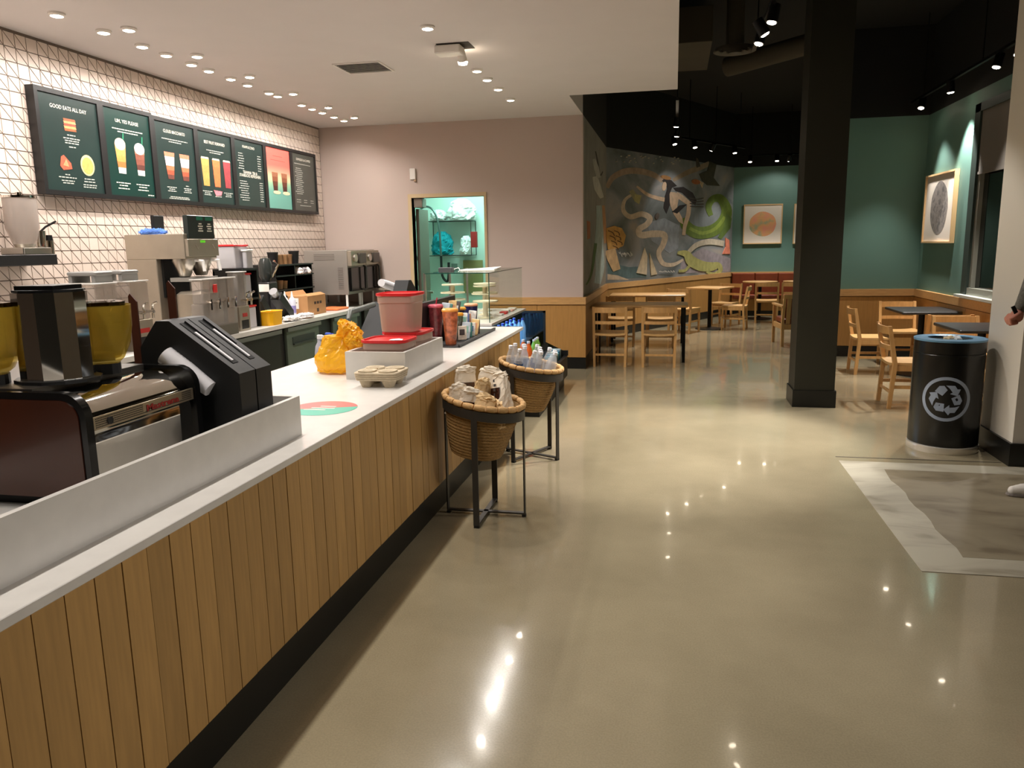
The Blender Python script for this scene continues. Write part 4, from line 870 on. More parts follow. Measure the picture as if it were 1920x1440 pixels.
def bottle_proto(name, label, cap, body, band=None, h=.2, r=.032, cat='bottle', group=None):
    t = thing(name, label, cat, (0, 0, -50), 0, group)
    MB().lathe([(r*.9, 0), (r, .012), (r*.95, h*.3), (r, h*.55), (r*.9, h*.68), (r*.42, h*.9), (r*.40, h*.96)], 16).build('body', body, t, True)
    MB().lathe([(r*.46, h*.93), (r*.46, h*1.02), (r*.3, h*1.03)], 12).build('cap', cap, t, True)
    if band: MB().lathe([(r*1.02, h*.26), (r*1.02, h*.55)], 16, cap=False).build('label_band', band, t, True)
    return t
capw = M('cap_white', (228, 228, 230), .4); bluec = M('cap_blue', (30, 50, 130), .4)
aqua = MILKY('aqua_bottle', (170, 214, 240), .5, .08); orj = M('orange_juice', (232, 110, 40), .35); grj = M('green_juice', (140, 196, 80), .35); teal = M('teal_pack', (70, 186, 206), .4)
bp = bottle_proto('water_bottle', 'clear water bottle with a dark blue cap on the upper cooler shelf', bluec, aqua, None, .25, .036, group='bottles in the open cooler')
op = bottle_proto('juice_bottle', 'orange juice bottle with white cap on the middle cooler shelf', capw, orj, None, .24, .04, group='bottles in the open cooler')
gp = bottle_proto('juice_bottle', 'green juice bottle with white cap on the middle cooler shelf', capw, grj, None, .22, .036, group='bottles in the open cooler')
kids_index(); first = {}
def put(p, loc, label=None, mat4=None, group=None):
    if p not in first:
        first[p] = 1; m = mat4 if mat4 is not None else Matrix.Translation(Vector(loc)); p.matrix_world = m; WM[p] = m
        if label: p['label'] = label
        return p
    return dup(p, loc, 0, label, group, mat4=mat4)
for i in range(7):
    for j in range(2): put(bp, (-1.68-.1*j, 7.45+.2*i, .571))
for i in range(4): put(op, (-1.475-.085*(i % 2), 7.62+.14*i, .4105))
for i in range(3): put(gp, (-1.475, 8.22+.11*i, .4105))
for i in range(6):
    c = [(80, 190, 220), (60, 160, 190), (200, 210, 200), (90, 200, 220), (40, 120, 150), (170, 190, 190)][i]
    tag(MB().rbox(-1.385, -1.275, 8.40+.085*i, 8.47+.085*i, .2555, .42+.014*(i % 3), .01).build('snack_pack', M('pack_%d' % i, c, .4)), ['bright aqua', 'teal', 'cream', 'light blue', 'dark teal', 'pale grey'][i]+' snack pack at the far end of the cooler', 'snack pack')
# ---------------------------------------------------------------- merchandise tray
t = thing('merchandise_tray', 'low dark tray on the worktop filled with tumblers and packets', 'tray', (-1.73, 6.25, .885))
MB().rbox(-1.88, -1.585, 5.64, 6.86, .8852, .897, .006).box(-1.60, -1.585, 5.64, 6.86, .897, .91).build('tray', M('tray_black', (26, 26, 28), .4), t, world=True)
MB().box(-1.93, -1.885, 5.62, 6.6, .8852, 1.22).build('back_panel', black, t, world=True)
def tumbler(label, loc, r, h, mat, rim, straw=None, group=None):
    t = thing('tumbler', label, 'tumbler', loc, 0, group)
    MB().lathe([(r*.68, 0), (r*.7, .006), (r, h), (r*.95, h), (r*.66, .012)], 22, cap=False).lathe([(r*.66, .001), (r*.66, .008)], 22).build('cup', mat, t, True)
    MB().lathe([(r*1.04, h), (r*1.05, h+.012), (r*.9, h+.022), (.002, h+.024)], 22).build('lid', rim, t, True)
    if straw: MB().cyl((0, 0, h), (.012, .01, h+.075), .005, n=8).build('straw', straw, t, True)
tumbler('tall rust and pink patterned tumbler with an orange rim', (-1.69, 5.76, .8975), .062, .255, M('rust_pattern', (176, 96, 62), .2, noise=(26, .6)), M('orange_rim', (226, 150, 62), .4))
tumbler('dark red tumbler with a pink lid behind the rust one', (-1.83, 5.84, .8975), .058, .28, M('dark_red_tumbler', (112, 44, 48), .25, noise=(30, .5)), M('pink_rim', (196, 84, 100), .4), M('straw_red', (180, 40, 60), .4))
tumbler('navy tumbler with an orange lid at the pastry-case end', (-1.78, 6.74, .8975), .06, .22, M('navy_gloss', (30, 32, 84), .2), M('peach_rim', (222, 160, 120), .4))
tumbler('navy tumbler with a yellow rim behind the other navy one', (-1.84, 6.56, .8975), .058, .2, MATS['navy_gloss'], M('yellow_rim', (226, 160, 50), .4))
tumbler('clear tumbler with an orange screw lid among the packets', (-1.73, 6.12, .8975), .045, .19, CLEAR('tumbler_clear', (230, 224, 214), .15, .1), M('orange_lid', (240, 160, 40), .4))
packc = [(226, 214, 196), (196, 206, 214), (60, 120, 110), (232, 226, 214), (226, 190, 130), (70, 60, 58), (150, 196, 180), (236, 232, 226), (92, 112, 160), (214, 150, 110), (232, 228, 220), (46, 44, 48)]
nm_ = ['cream', 'pale blue', 'dark green', 'off-white', 'tan', 'dark brown', 'mint', 'white', 'slate blue', 'peach', 'ivory', 'black']
MB().box(-1.885, -1.80, 5.95, 6.50, .8975, 1.03).build('step', black, [o for o in COL.objects if o.name == 'merchandise_tray'][0], world=True)
for k in range(18):
    row = (0, 1, 2)[k//6]; i_ = k % 6
    y_ = (5.985+.085*i_, 6.22+.08*i_, 5.97+.088*i_)[row]; x_ = (-1.842, -1.745, -1.655)[row]; z_ = (1.0305, .8975, .8975)[row]
    if row == 1 and i_ == 5: continue
    T = Matrix.Translation((x_, y_, z_+.006)) @ Matrix.Rotation(math.radians(-16-3*(i_ % 3)), 4, 'X') @ Matrix.Rotation(math.radians(random.uniform(-6, 6)), 4, 'Y')
    hgt = (.14, .17, .115)[row]+.035*((i_*5) % 3)/3
    o = MB().rbox(-.036, .036, -.007, .007, 0, hgt, .006, T).build('gift_packet', M('packet_%d' % (k % 12), packc[k % 12], .35, noise=(30, .25)))
    tag(o, nm_[k % 12]+' packet leaning in the '+('raised back', 'middle', 'front')[row]+' row of the merchandise tray', 'packet')
    MB().rbox(-.022, .022, -.009, .0, hgt*.35, hgt*.75, .002, T).build('print_patch', M('patch_%d' % (k % 12), packc[(k+5) % 12], .5), o, world=True)
# ---------------------------------------------------------------- things behind the counter edge
t = thing('back_ledge', 'narrow dark staff-side ledge below the worktop edge', 'shelf', (-2.6, 5.6, 0))
MB().box(-2.72, -2.5, 4.9, 6.4, .70, .725).build('board', black, t, world=True); MB().box(-2.7, -2.68, 4.95, 4.99, 0, .7).box(-2.7, -2.68, 6.3, 6.34, 0, .7).build('leg', blackm, t, world=True)
for k, (y_, c, l) in enumerate(((5.36, capw, 'clear spray bottle with a white trigger behind the worktop'), (5.50, bluec, 'pale spray bottle with a blue trigger behind the worktop'))):
    t = thing('spray_bottle', l, 'spray bottle', (-2.6, y_, .7255))
    MB().lathe([(.036, 0), (.038, .01), (.038, .15), (.03, .2), (.014, .23), (.014, .25)], 18).build('body', MILKY('spray_body', (216, 214, 224), .6) , t, True)
    MB().rbox(-.014, .03, -.012, .012, .25, .285, .008).box(.03, .05, -.008, .008, .265, .28).add([(.02, -.006, .25), (.03, -.006, .25), (.045, -.006, .215), (.038, -.006, .212), (.02, .006, .25), (.03, .006, .25), (.045, .006, .215), (.038, .006, .212)], [(0, 1, 2, 3), (7, 6, 5, 4), (0, 4, 5, 1), (1, 5, 6, 2), (2, 6, 7, 3), (3, 7, 4, 0)]).build('trigger_head', M('trigger_blue', (40, 80, 190), .4) if k else c, t)
t = thing('tilted_panel', 'dark grey tilted panel on a bent metal tube behind the counter', 'panel', (-2.75, 6.8, 0))
MB().tube([(-2.75, 6.25, 0), (-2.75, 6.25, 1.05), (-2.75, 6.3, 1.10), (-2.75, 6.85, 1.12)], .025, 10).build('tube_frame', M('grey_tube', (92, 94, 90), .45, .4), t, True, world=True)
MB().prism([(6.45, .70), (6.52, .70), (7.1, 1.13), (7.1, 1.09), (6.60, .62)], lambda a, b: (-2.86, a, b), lambda a, b: (-2.60, a, b)).cyl((-2.73, 6.75, 0), (-2.73, 6.75, .78), .03).build('panel', M('panel_grey', (24, 24, 24), .8), t, world=True)
# ---------------------------------------------------------------- baskets on stands
wick = M('woven_rope', (176, 138, 82), .8, noise=(70, .35), bump=(160, .9), stretch=(1, 1, 3))
wrap = M('rim_wrap', (206, 164, 108), .75, noise=(40, .15), bump=(120, .4), rnd=.08)
iron = M('grey_iron', (70, 67, 62), .45, .5)
def basket(loc, rz, labs, labb):
    x, y = loc; hd = .245
    t = thing('basket_stand', labs, 'basket stand', (x, y, 0), rz)
    tilt = Matrix.Rotation(math.radians(9.5), 4, Vector((math.cos(-rz), math.sin(-rz), 0)).cross(Vector((0, 0, -1))) if 0 else Vector((math.sin(rz), math.cos(rz), 0)))
    tl = math.tan(math.radians(9.5)); dv = Vector((math.cos(-rz), math.sin(-rz)))       # local direction of world +X
    zt = lambda p: .655-tl*(p[0]*dv.x+p[1]*dv.y)
    mb = MB(); n = 40
    vs = []
    for r, dz in ((.250, 0), (.250, .055), (.244, .055), (.244, 0)):
        for k in range(n):
            a = 2*math.pi*k/n; p = (r*math.cos(a), r*math.sin(a)); vs.append((p[0], p[1], zt(p)+dz))
    mb.add(vs, [(j*n+k, j*n+(k+1) % n, ((j+1) % 4)*n+(k+1) % n, ((j+1) % 4)*n+k) for j in range(4) for k in range(n)]); mb.build('ring', iron, t, True)
    for k in range(4):
        a = math.pi/2*k+math.pi/4; c_, s_ = math.cos(a), math.sin(a); p = (hd*c_, hd*s_)
        T = Matrix.Translation((p[0], p[1], 0)) @ Matrix.Rotation(a, 4, 'Z')
        MB().box(-.004, .004, -.018, .018, .015, zt(p)+.02, T).build('leg', iron, t); MB().box(-.016, .006, -.016, .016, 0, .015, T).build('foot', black, t)
    for a in (math.pi/4, 3*math.pi/4):
        T = Matrix.Rotation(a, 4, 'Z'); MB().box(-hd, hd, -.015, .015, .016, .026, T).build('cross_bar', iron, t)
    B = Matrix.Translation((x, y, .72)) @ Matrix.Rotation(math.radians(9.5), 4, 'Y')
    b = thing('wicker_basket', labb, 'basket', mat4=B)
    pr = []
    for k in range(17):
        for q in range(5):
            u = (k+q/5)/17; z = -.335+u*.335; r = .145+.088*(u**.7); pr.append((r+.0065*math.sin(math.pi*q/5), z))
    inner = [(.145+.088*(((z+.335)/.335)**.7)-.010, z) for r, z in reversed(pr) if z > -.32]
    MB().lathe(pr+inner+[(.002, -.32)], 44).build('body', wick, b, True)
    m = 22; seg = MB(); a0 = 2*math.pi/m*.445
    seg.tube([(.242*math.cos(-a0+2*a0*k/4), .242*math.sin(-a0+2*a0*k/4), .012) for k in range(5)], [.015, .0185, .019, .0185, .015], 10); me = seg.mesh('rim_wrap', wrap, True)
    for k in range(m):
        o = bpy.data.objects.new('rim_wrap', me); COL.objects.link(o); o.parent = b; o.rotation_euler = (0, 0, 2*math.pi*k/m)
    # plaited inside floor that holds the goods up
    return t, b, B
s1, b1, T1 = basket((-1.117, 4.47), math.radians(45), 'black iron stand whose basket holds paper bags', 'wicker basket of paper coffee bags beside the counter')
s2, b2, T2 = basket((-1.076, 5.85), math.radians(19), 'black iron stand whose basket holds water bottles', 'wicker basket of clear water bottles near the cooler')
for b, lz, lr in ((b1, -.10, .186), (b2, -.095, .188)): MB().lathe([(lr-.004, lz-.015), (lr, lz), (.002, lz)], 32).build('liner', M('liner_cloth', (170, 150, 120), .9), b, True)
# paper bags
bagw = M('bag_white', (226, 214, 194), .75, noise=(14, .06)); bagc = M('bag_cream', (222, 192, 144), .75, noise=(14, .08)); choc = M('bag_window', (58, 30, 22), .25, noise=(30, .5))
def bag(label, loc, rot, w, d, h, mat, win=True, seed=0):
    w, d, h = w*1.2, d*1.15, h*1.04
    T = T1 @ Matrix.Translation(Vector(loc)) @ Matrix.Rotation(math.radians(rot[2]), 4, 'Z') @ Matrix.Rotation(math.radians(rot[0]), 4, 'X') @ Matrix.Rotation(math.radians(rot[1]), 4, 'Y')
    t = thing('coffee_bag', label, 'paper bag', mat4=T)
    mb = MB(); n = 26; m = 14; vs = []
    for j in range(m+1):
        u = j/m; k = 1-.0*u; ww = w*(1-.12*u); dd = d*(1-.75*max(0, u-.45)/.55)
        for i in range(n):
            a = 2*math.pi*i/n; c_, s_ = math.cos(a), math.sin(a); q = 1/((abs(c_)**4+abs(s_)**4)**.25)
            nz = 1+.20*noise.noise(Vector((c_*1.6+seed*3.1, s_*1.6, u*3)))+.16*noise.noise(Vector((c_*3.7, s_*3.7+seed*1.3, u*6)))+.05*noise.noise(Vector((c_*9, s_*9+seed, u*15)))
            vs.append((ww/2*c_*q*nz, dd/2*s_*q*nz, h*u))
    mb.add(vs, [(j*n+i, j*n+(i+1) % n, (j+1)*n+(i+1) % n, (j+1)*n+i) for j in range(m) for i in range(n)]+[tuple(range(n-1, -1, -1)), tuple(range(m*n, m*n+n))])
    o = mb.build('sack', mat, t)
    MB().blob((0, 0, h*1.0), (w*.44, .022, .028), .55, 2.6, seed, 3).build('rolled_top', mat, t)
    if win: MB().prism([(-w*.36, h*.12), (w*.36, h*.12), (w*.3, h*.72), (-w*.3, h*.72)], lambda a, b: (a, -d*.5-.004+max(0, b/h-.45)*d*.62, b), lambda a, b: (a, -d*.5-.009+max(0, b/h-.45)*d*.62, b)).build('dark_window', choc, t)
    return t
zb = -.098
bag('white paper bag with dark brown front, upright at the back of the basket', (-.12, .07, zb), (-4, -6, 35), .115, .085, .245, bagw, True, 1)
bag('white paper bag leaning in the middle of the basket back', (-.01, .12, zb), (-6, 0, 0), .125, .09, .25, bagw, False, 2)
L_ = bag('long white bag with printed lettering and dark brown side, leaning across the basket', (.125, .01, zb), (-2, -20, -42), .12, .085, .26, bagw, True, 3)
bag('cream bag with an open twisted top by the basket rim on the counter side', (-.145, -.05, zb), (6, -6, 40), .10, .085, .165, bagw, False, 4)
bag('cream bag with a small dark window at the front of the basket', (-.06, -.11, zb), (8, 0, 15), .11, .09, .165, bagw, True, 5)
bag('tan bag with a folded seam at the basket front', (.04, -.13, zb), (8, 4, -10), .11, .085, .15, bagc, False, 6)
bag('tan bag half hidden between the white bags', (-.03, .0, zb), (0, 6, 60), .11, .085, .20, bagc, False, 7)
bag('cream bag lying low at the aisle side of the basket', (.12, -.10, zb), (14, 8, -40), .10, .075, .125, bagc, False, 8)
mb = MB()
for k in range(7): mb.box(.005+.004*(k % 2), .02+.006*(k % 3), -.0585, -.0565, .06+.028*k, .076+.028*k)
mb.build('printed_letters', M('bag_ink', (70, 66, 64), .7), L_)
# water bottles in the second basket
wb_ = bottle_proto('water_bottle', 'plain clear water bottle with white cap in the wicker basket', capw, clearp, None, .235, .036, group='bottles in the wicker basket')
wl_ = bottle_proto('water_bottle', 'clear water bottle with a blue label in the wicker basket', capw, clearp, M('blue_label', (30, 76, 124), .4), .235, .036, group='bottles in the wicker basket')
kids_index()
sp_ = [(-.14, -.05, 0), (-.075, -.115, 1), (.01, -.125, 0), (.09, -.105, 0), (.15, -.04, 0), (-.125, .05, 0), (-.05, -.02, 0), (.035, -.03, 1), (.12, .05, 0), (-.06, .10, 1), (.02, .09, 0), (.10, .13, 0), (.0, .165, 1)]
for k, (x, y, w) in enumerate(sp_):
    Tm = T2 @ Matrix.Translation((x, y, -.0935)) @ Matrix.Rotation(random.uniform(-.12, .12)-y*.8, 4, 'X') @ Matrix.Rotation(random.uniform(-.12, .12)+x*.8, 4, 'Y')
    put(wl_ if w else wb_, (0, 0, 0), None, Tm)
# ---------------------------------------------------------------- wash-up room through the doorway
RY = 12.1; RX = -.33
def smooth_path(P, sub=5):
    P = [Vector(p) for p in P]; out = []; m = len(P)
    for i in range(m-1):
        p0, p1, p2, p3 = P[max(i-1, 0)], P[i], P[i+1], P[min(i+2, m-1)]
        for k in range(sub):
            t_ = k/sub; out.append(.5*((2*p1)+(p2-p0)*t_+(2*p0-5*p1+4*p2-p3)*t_*t_+(3*p1-p0-3*p2+p3)*t_**3))
    return out+[P[-1]]
t = thing('wire_shelf', 'wire wall rack with cloths inside the wash-up room', 'shelf', (-3.15+RX, RY, 1.6))
mb = MB(); x0, x1 = -3.45+RX, -2.75+RX
for z_ in (2.03, 1.50):
    for k in range(6): mb.cyl((x0, RY-.06*k-.02, z_), (x1, RY-.06*k-.02, z_), .006, n=6)
    for k in range(9): mb.cyl((x0+.0875*k, RY-.02, z_), (x0+.0875*k, RY-.32, z_), .005, n=6)
for x_ in (x0, x1): mb.cyl((x_, RY-.32, 1.5), (x_, RY-.32, 2.03), .007, n=6).cyl((x_, RY-.02, 1.5), (x_, RY-.02, 2.03), .007, n=6)
mb.build('wire_grid', dgrey, t, world=True)
for k, (x, y, z, s_, c, nm, lb) in enumerate(((-2.93, RY-.17, 2.045, (.9, .62, 1.35), MATS['white_cloth'], 'towel_pile', 'large crumpled pile of white towels on the wash-up rack'), (-3.31, RY-.17, 2.045, (.55, .6, .7), MATS['white_cloth'], 'towel_pile', 'small white towel heap at the hose end of the rack'), (-3.26, RY-.17, 1.515, (.72, .6, 1.5), M('teal_cloth', (0, 128, 140), .9), 'teal_cloths', 'bright teal cleaning cloths in the wash-up rack'), (-2.87, RY-.17, 1.515, (.4, .6, 1.2), MATS['white_cloth'], 'white_rag', 'white rag hanging beside the teal cloths'))):
    tag(crumple('c', [(.20, 0), (.23, .04), (.22, .12), (.16, .2), (.06, .24)], 4.4+k*2, None, Matrix.Translation((x+RX, y, z)) @ Matrix.Diagonal((s_[0], s_[1], s_[2], 1)), .3).build(nm, c), lb, 'cloth')
tag(MB().rbox(-3.084, -2.985, RY-.34, RY-.28, 1.62, 1.86, .006, Matrix.Identity(4)).build('red_folder', M('folder_red', (150, 30, 28), .5)), 'red folder clipped to the end of the wash-up rack', 'folder')
t = thing('spray_hose', 'looped pre-rinse hose with a black grip in the wash-up room', 'hose', (-3.9, RY-.3, 1.0))
HX_ = RX+.02
MB().tube(smooth_path([(-3.66+HX_, RY-.05, .9), (-3.72+HX_, RY-.25, 1.2), (-3.74+HX_, RY-.3, 1.7), (-3.66+HX_, RY-.34, 2.05), (-3.50+HX_, RY-.42, 2.24), (-3.33+HX_, RY-.46, 2.20), (-3.24+HX_, RY-.46, 1.95), (-3.22+HX_, RY-.46, 1.5)]), .016, 10).build('hose', M('hose_steel', (96, 110, 106), .35, .6), t, True, world=True)
MB().tube(smooth_path([(-3.22+HX_, RY-.46, 1.5), (-3.21+HX_, RY-.46, 1.2), (-3.12+HX_, RY-.46, 1.12), (-3.10+HX_, RY-.46, 1.4)]), .02, 8).build('grip', black, t, True, world=True)
MB().tube(smooth_path([(-3.72+HX_, RY-.3, 1.6), (-3.62+HX_, RY-.35, 1.4), (-3.58+HX_, RY-.35, 1.15), (-3.66+HX_, RY-.3, .9)]), .012, 8).build('loop', black, t, True, world=True)
tag(MB().rbox(-3.50, -3.40, RY-.012, RY-.0005, 1.25, 1.37, .004).build('wall_socket', M('socket_grey', (120, 136, 128), .5)), 'small grey wall socket below the teal cloths', 'socket')
tag(MB().rbox(-3.30, -2.98, RY-.03, RY-.001, .9, 1.42, .004).build('wall_board', M('olive_board', (150, 140, 92), .6)), 'olive tan board on the wash-up room wall', 'board')
t = thing('door_closer', 'grey closer arm at the top corner of the doorway', 'door closer', (DX0+.1, BY+.1, DZ-.13)); MB().rbox(DX0+.02, DX0+.14, BY+.02, BY+.2, DZ-.125, DZ-.002, .008).build('box', M('closer_grey', (120, 108, 96), .5), t, world=True)
t = thing('open_door', 'dark steel door swung open inside the wash-up doorway', 'door', (DX0+.03, BY+.6, 0)); MB().rbox(DX0+.005, DX0+.05, BY+.135, BY+.55, .01, DZ-.14, .004).build('leaf', M('door_grey', (104, 98, 84), .5), t, world=True); MB().cyl((DX0+.05, BY+.48, 1.0), (DX0+.11, BY+.48, 1.0), .02).build('handle', chrome, t, True, world=True)
t = thing('thermostat', 'small white sensor box on the mauve wall above the doorway', 'sensor', (-3.455, BY, 2.52))
MB().rbox(-3.495, -3.415, BY-.03, BY-.0005, 2.535, 2.68, .008).build('case', ringm, t, world=True); MB().rbox(-3.44, -3.41, BY-.026, BY-.0005, 2.505, 2.533, .004).build('lower_tab', M('tab_tan', (170, 140, 110), .5), t, world=True)
t = thing('ceiling_vent', 'square slatted air vent in the white ceiling', 'vent', (-2.79, 6.99, CZ))
MB().box(-.22, .22, -.2, -.185, -.012, 0).box(-.22, .22, .185, .2, -.012, 0).box(-.22, -.205, -.185, .185, -.012, 0).box(.205, .22, -.185, .185, -.012, 0).build('frame', ringm, t)
MB().box(-.205, .205, -.185, .185, -.003, -.001).build('backing', M('vent_dark', (40, 36, 34), .8), t)
for k in range(9): MB().box(-.204, .204, -.006, .006, -.0015, 0, Matrix.Translation((0, -.16+.04*k, -.006)) @ Matrix.Rotation(math.radians(35), 4, 'X')).build('slat', ringm, t)
# ---------------------------------------------------------------- chairs and tables
chw = M('chair_oak', (206, 158, 98), .4, noise=(10, .10), stretch=(4, 4, .8), rnd=.04)
seatw = M('seat_oak', (214, 170, 110), .38, noise=(9, .09), stretch=(4, .7, 4), rnd=.04)
def arc_rail(x, y0, bow, z0, z1, th=.016, n=8):
    mb = MB(); vs = []
    for k in range(n+1):
        u = -1+2*k/n; xx = x*u; yy = y0-bow*(1-u*u)
        vs += [(xx, yy-th/2, z0), (xx, yy+th/2, z0), (xx, yy+th/2, z1), (xx, yy-th/2, z1)]
    fs = [(4*k+i, 4*k+(i+1) % 4, 4*k+4+(i+1) % 4, 4*k+4+i) for k in range(n) for i in range(4)]+[(3, 2, 1, 0), tuple(4*n+i for i in range(4))]
    return mb.add(vs, fs)
def make_chair():
    t = thing('dining_chair', '-', 'chair', (0, 0, -60), 0, 'oak dining chairs')
    for s in (-1, 1):
        MB().add([(s*.205-.016, -.225, 0), (s*.205+.016, -.225, 0), (s*.205+.016, -.19, 0), (s*.205-.016, -.19, 0),
                  (s*.215-.018, -.20, .44), (s*.215+.018, -.20, .44), (s*.215+.018, -.16, .44), (s*.215-.018, -.16, .44),
                  (s*.215-.017, -.265, .815), (s*.215+.017, -.265, .815), (s*.215+.017, -.233, .815), (s*.215-.017, -.233, .815)],
                 [(3, 2, 1, 0), (0, 1, 5, 4), (1, 2, 6, 5), (2, 3, 7, 6), (3, 0, 4, 7), (4, 5, 9, 8), (5, 6, 10, 9), (6, 7, 11, 10), (7, 4, 8, 11), (8, 9, 10, 11)]).build('leg', chw, t)
        MB().add([(s*.20-.014, .185, 0), (s*.20+.014, .185, 0), (s*.20+.014, .215, 0), (s*.20-.014, .215, 0), (s*.20-.018, .17, .43), (s*.20+.018, .17, .43), (s*.20+.018, .21, .43), (s*.20-.018, .21, .43)],
                 [(3, 2, 1, 0), (4, 5, 6, 7), (0, 1, 5, 4), (1, 2, 6, 5), (2, 3, 7, 6), (3, 0, 4, 7)]).build('leg', chw, t)
        MB().box(s*.203-.009, s*.203+.009, -.19, .19, .20, .232).build('stretcher', chw, t)
        MB().box(s*.205-.01, s*.205+.01, -.17, .18, .375, .43).build('apron', chw, t)
    MB().box(-.19, .19, .182, .20, .375, .43).build('apron', chw, t)
    MB().box(-.19, .19, -.205, -.19, .15, .178).build('stretcher', chw, t)
    vs = []; nx, ny_ = 8, 6
    for z_ in (0, 1):
        for j in range(ny_+1):
            for i in range(nx+1):
                u = -1+2*i/nx; v = -1+2*j/ny_; w = .225-.02*(1-v)/2
                vs.append((u*w, v*.215+.005, (.432 if not z_ else .457)-.014*(1-u*u)*(1-.5*v)/1.5))
    q = (nx+1)*(ny_+1); fs = []
    for j in range(ny_):
        for i in range(nx):
            a = j*(nx+1)+i; fs += [(a, a+nx+1, a+nx+2, a+1), (q+a, q+a+1, q+a+nx+2, q+a+nx+1)]
    for i in range(nx): fs += [(i, i+1, q+i+1, q+i), (ny_*(nx+1)+i, q+ny_*(nx+1)+i, q+ny_*(nx+1)+i+1, ny_*(nx+1)+i+1)]
    for j in range(ny_): fs += [(j*(nx+1), q+j*(nx+1), q+(j+1)*(nx+1), (j+1)*(nx+1)), (j*(nx+1)+nx, (j+1)*(nx+1)+nx, q+(j+1)*(nx+1)+nx, q+j*(nx+1)+nx)]
    MB().add(vs, fs).build('seat', seatw, t, True)
    arc_rail(.205, -.245, .04, .735, .808).build('top_rail', chw, t, True)
    arc_rail(.205, -.215, .035, .58, .622, .014).build('lower_rail', chw, t, True)
    return t
CH = make_chair(); kids_index(); used = []
def chair(x, y, rz, label):
    # rz: heading of the sitter, 0 = facing +Y
    m = Matrix.Translation((x, y, 0)) @ Matrix.Rotation(math.radians(rz), 4, 'Z')
    if not used: used.append(1); CH.matrix_world = m; WM[CH] = m; CH['label'] = label; return CH
    return dup(CH, None, 0, label, mat4=m)
topw = M('table_oak', (200, 156, 100), .35, noise=(8, .10), stretch=(.6, 5, 5)); TH = .797
def table_legs(label, x0, x1, y0, y1):
    t = thing('long_table', label, 'table', ((x0+x1)/2, (y0+y1)/2, 0), 0, 'long oak tables'); w, d = (x1-x0)/2, (y1-y0)/2
    MB().rbox(-w, w, -d, d, TH-.035, TH, .03).build('table_top', topw, t, True)
    for sx in (-1, 1):
        for sy in (-1, 1): MB().box(sx*(w-.05)-.02, sx*(w-.05)+.02, sy*(d-.05)-.02, sy*(d-.05)+.02, 0, TH-.035).build('leg', blackm, t)
        MB().box(sx*(w-.05)-.012, sx*(w-.05)+.012, -d+.07, d-.07, TH-.075, TH-.035).build('apron_bar', blackm, t)
    return t
def table_ped(label, x, y, w, d, rz, mat, name='pedestal_table', rnd=False, group=None):
    t = thing(name, label, 'table', (x, y, 0), math.radians(rz), group)
    if rnd: MB().lathe([(w*.96, TH-.03), (w, TH-.02), (w, TH-.004), (w*.985, TH)], 40).build('table_top', mat, t, True)
    else: MB().rbox(-w, w, -d, d, TH-.03, TH, .012).build('table_top', mat, t)
    MB().cyl((0, 0, .03), (0, 0, TH-.03), .036, n=16).build('column', blackm, t, True)
    MB().lathe([(.26, 0), (.26, .012), (.05, .04)], 28).build('base', blackm, t, True)
    MB().box(-.2, .2, -.02, .02, TH-.045, TH-.03).box(-.02, .02, -.2, .2, TH-.045, TH-.03).build('spider', blackm, t)
    return t
table_legs('long oak table with black legs nearest the oak wall corner', -1.12, .20, 10.84, 11.50)
table_legs('long oak table with black legs just in front of the mural', -1.05, .20, 12.98, 13.62)
chair(-.83, 10.62, 0, 'oak chair tucked under the nearer long table beside the wall corner')
chair(-.18, 10.62, 0, 'oak chair tucked under the nearer long table at its free end')
chair(-.83, 12.72, 0, 'oak chair tucked under the farther long table by the mural end wall')
chair(-.20, 12.72, 0, 'oak chair tucked under the farther long table at its free end')
u_ = 27.3
table_ped('square oak pedestal table beside the mural', .68, 15.25, .34, .34, -u_, topw)
chair(.20, 14.62, -u_, 'oak chair at the mural table with its back to the long tables')
chair(1.14, 15.22, 78, 'oak chair facing the mural table from the open floor side')
chair(1.02, 15.98, 180-u_, 'oak chair on the banquette side of the mural table')
table_ped('round oak table in front of the leather banquette, mural side', 1.80, 17.32, .36, .36, 0, topw, 'round_table', True, 'round banquette tables')
table_ped('round oak table in front of the leather banquette, beside the column', 2.55, 17.36, .28, .28, 0, topw, 'round_table', True, 'round banquette tables')
chair(1.86, 16.62, -4, 'oak chair facing the mural-side round table')
chair(2.38, 16.62, -6, 'oak chair facing the round table partly hidden by the column')
dkt = M('black_table_top', (46, 46, 46), .35, noise=(20, .1))
table_ped('square black-topped table at the green wall end', 2.95, 10.18, .325, .40, 0, dkt, group='black-topped tables')
table_ped('square black-topped table behind the recycling bin', 2.93, 8.22, .325, .38, 0, dkt, group='black-topped tables')
chair(2.42, 10.28, -90, 'oak chair beside the column facing the far black-topped table')
chair(2.30, 8.24, -90, 'oak chair left of the bin facing the nearer black-topped table')
chair(2.95, 11.02, 180, 'oak chair between the far black-topped table and the green wall')
chair(2.98, 9.52, 0, 'oak chair facing the far black-topped table with its back to the bin')
chair(2.98, 8.88, 180, 'oak chair facing the nearer black-topped table from the far side')
chair(2.94, 7.55, 0, 'oak chair squeezed between the bin and the white wall')
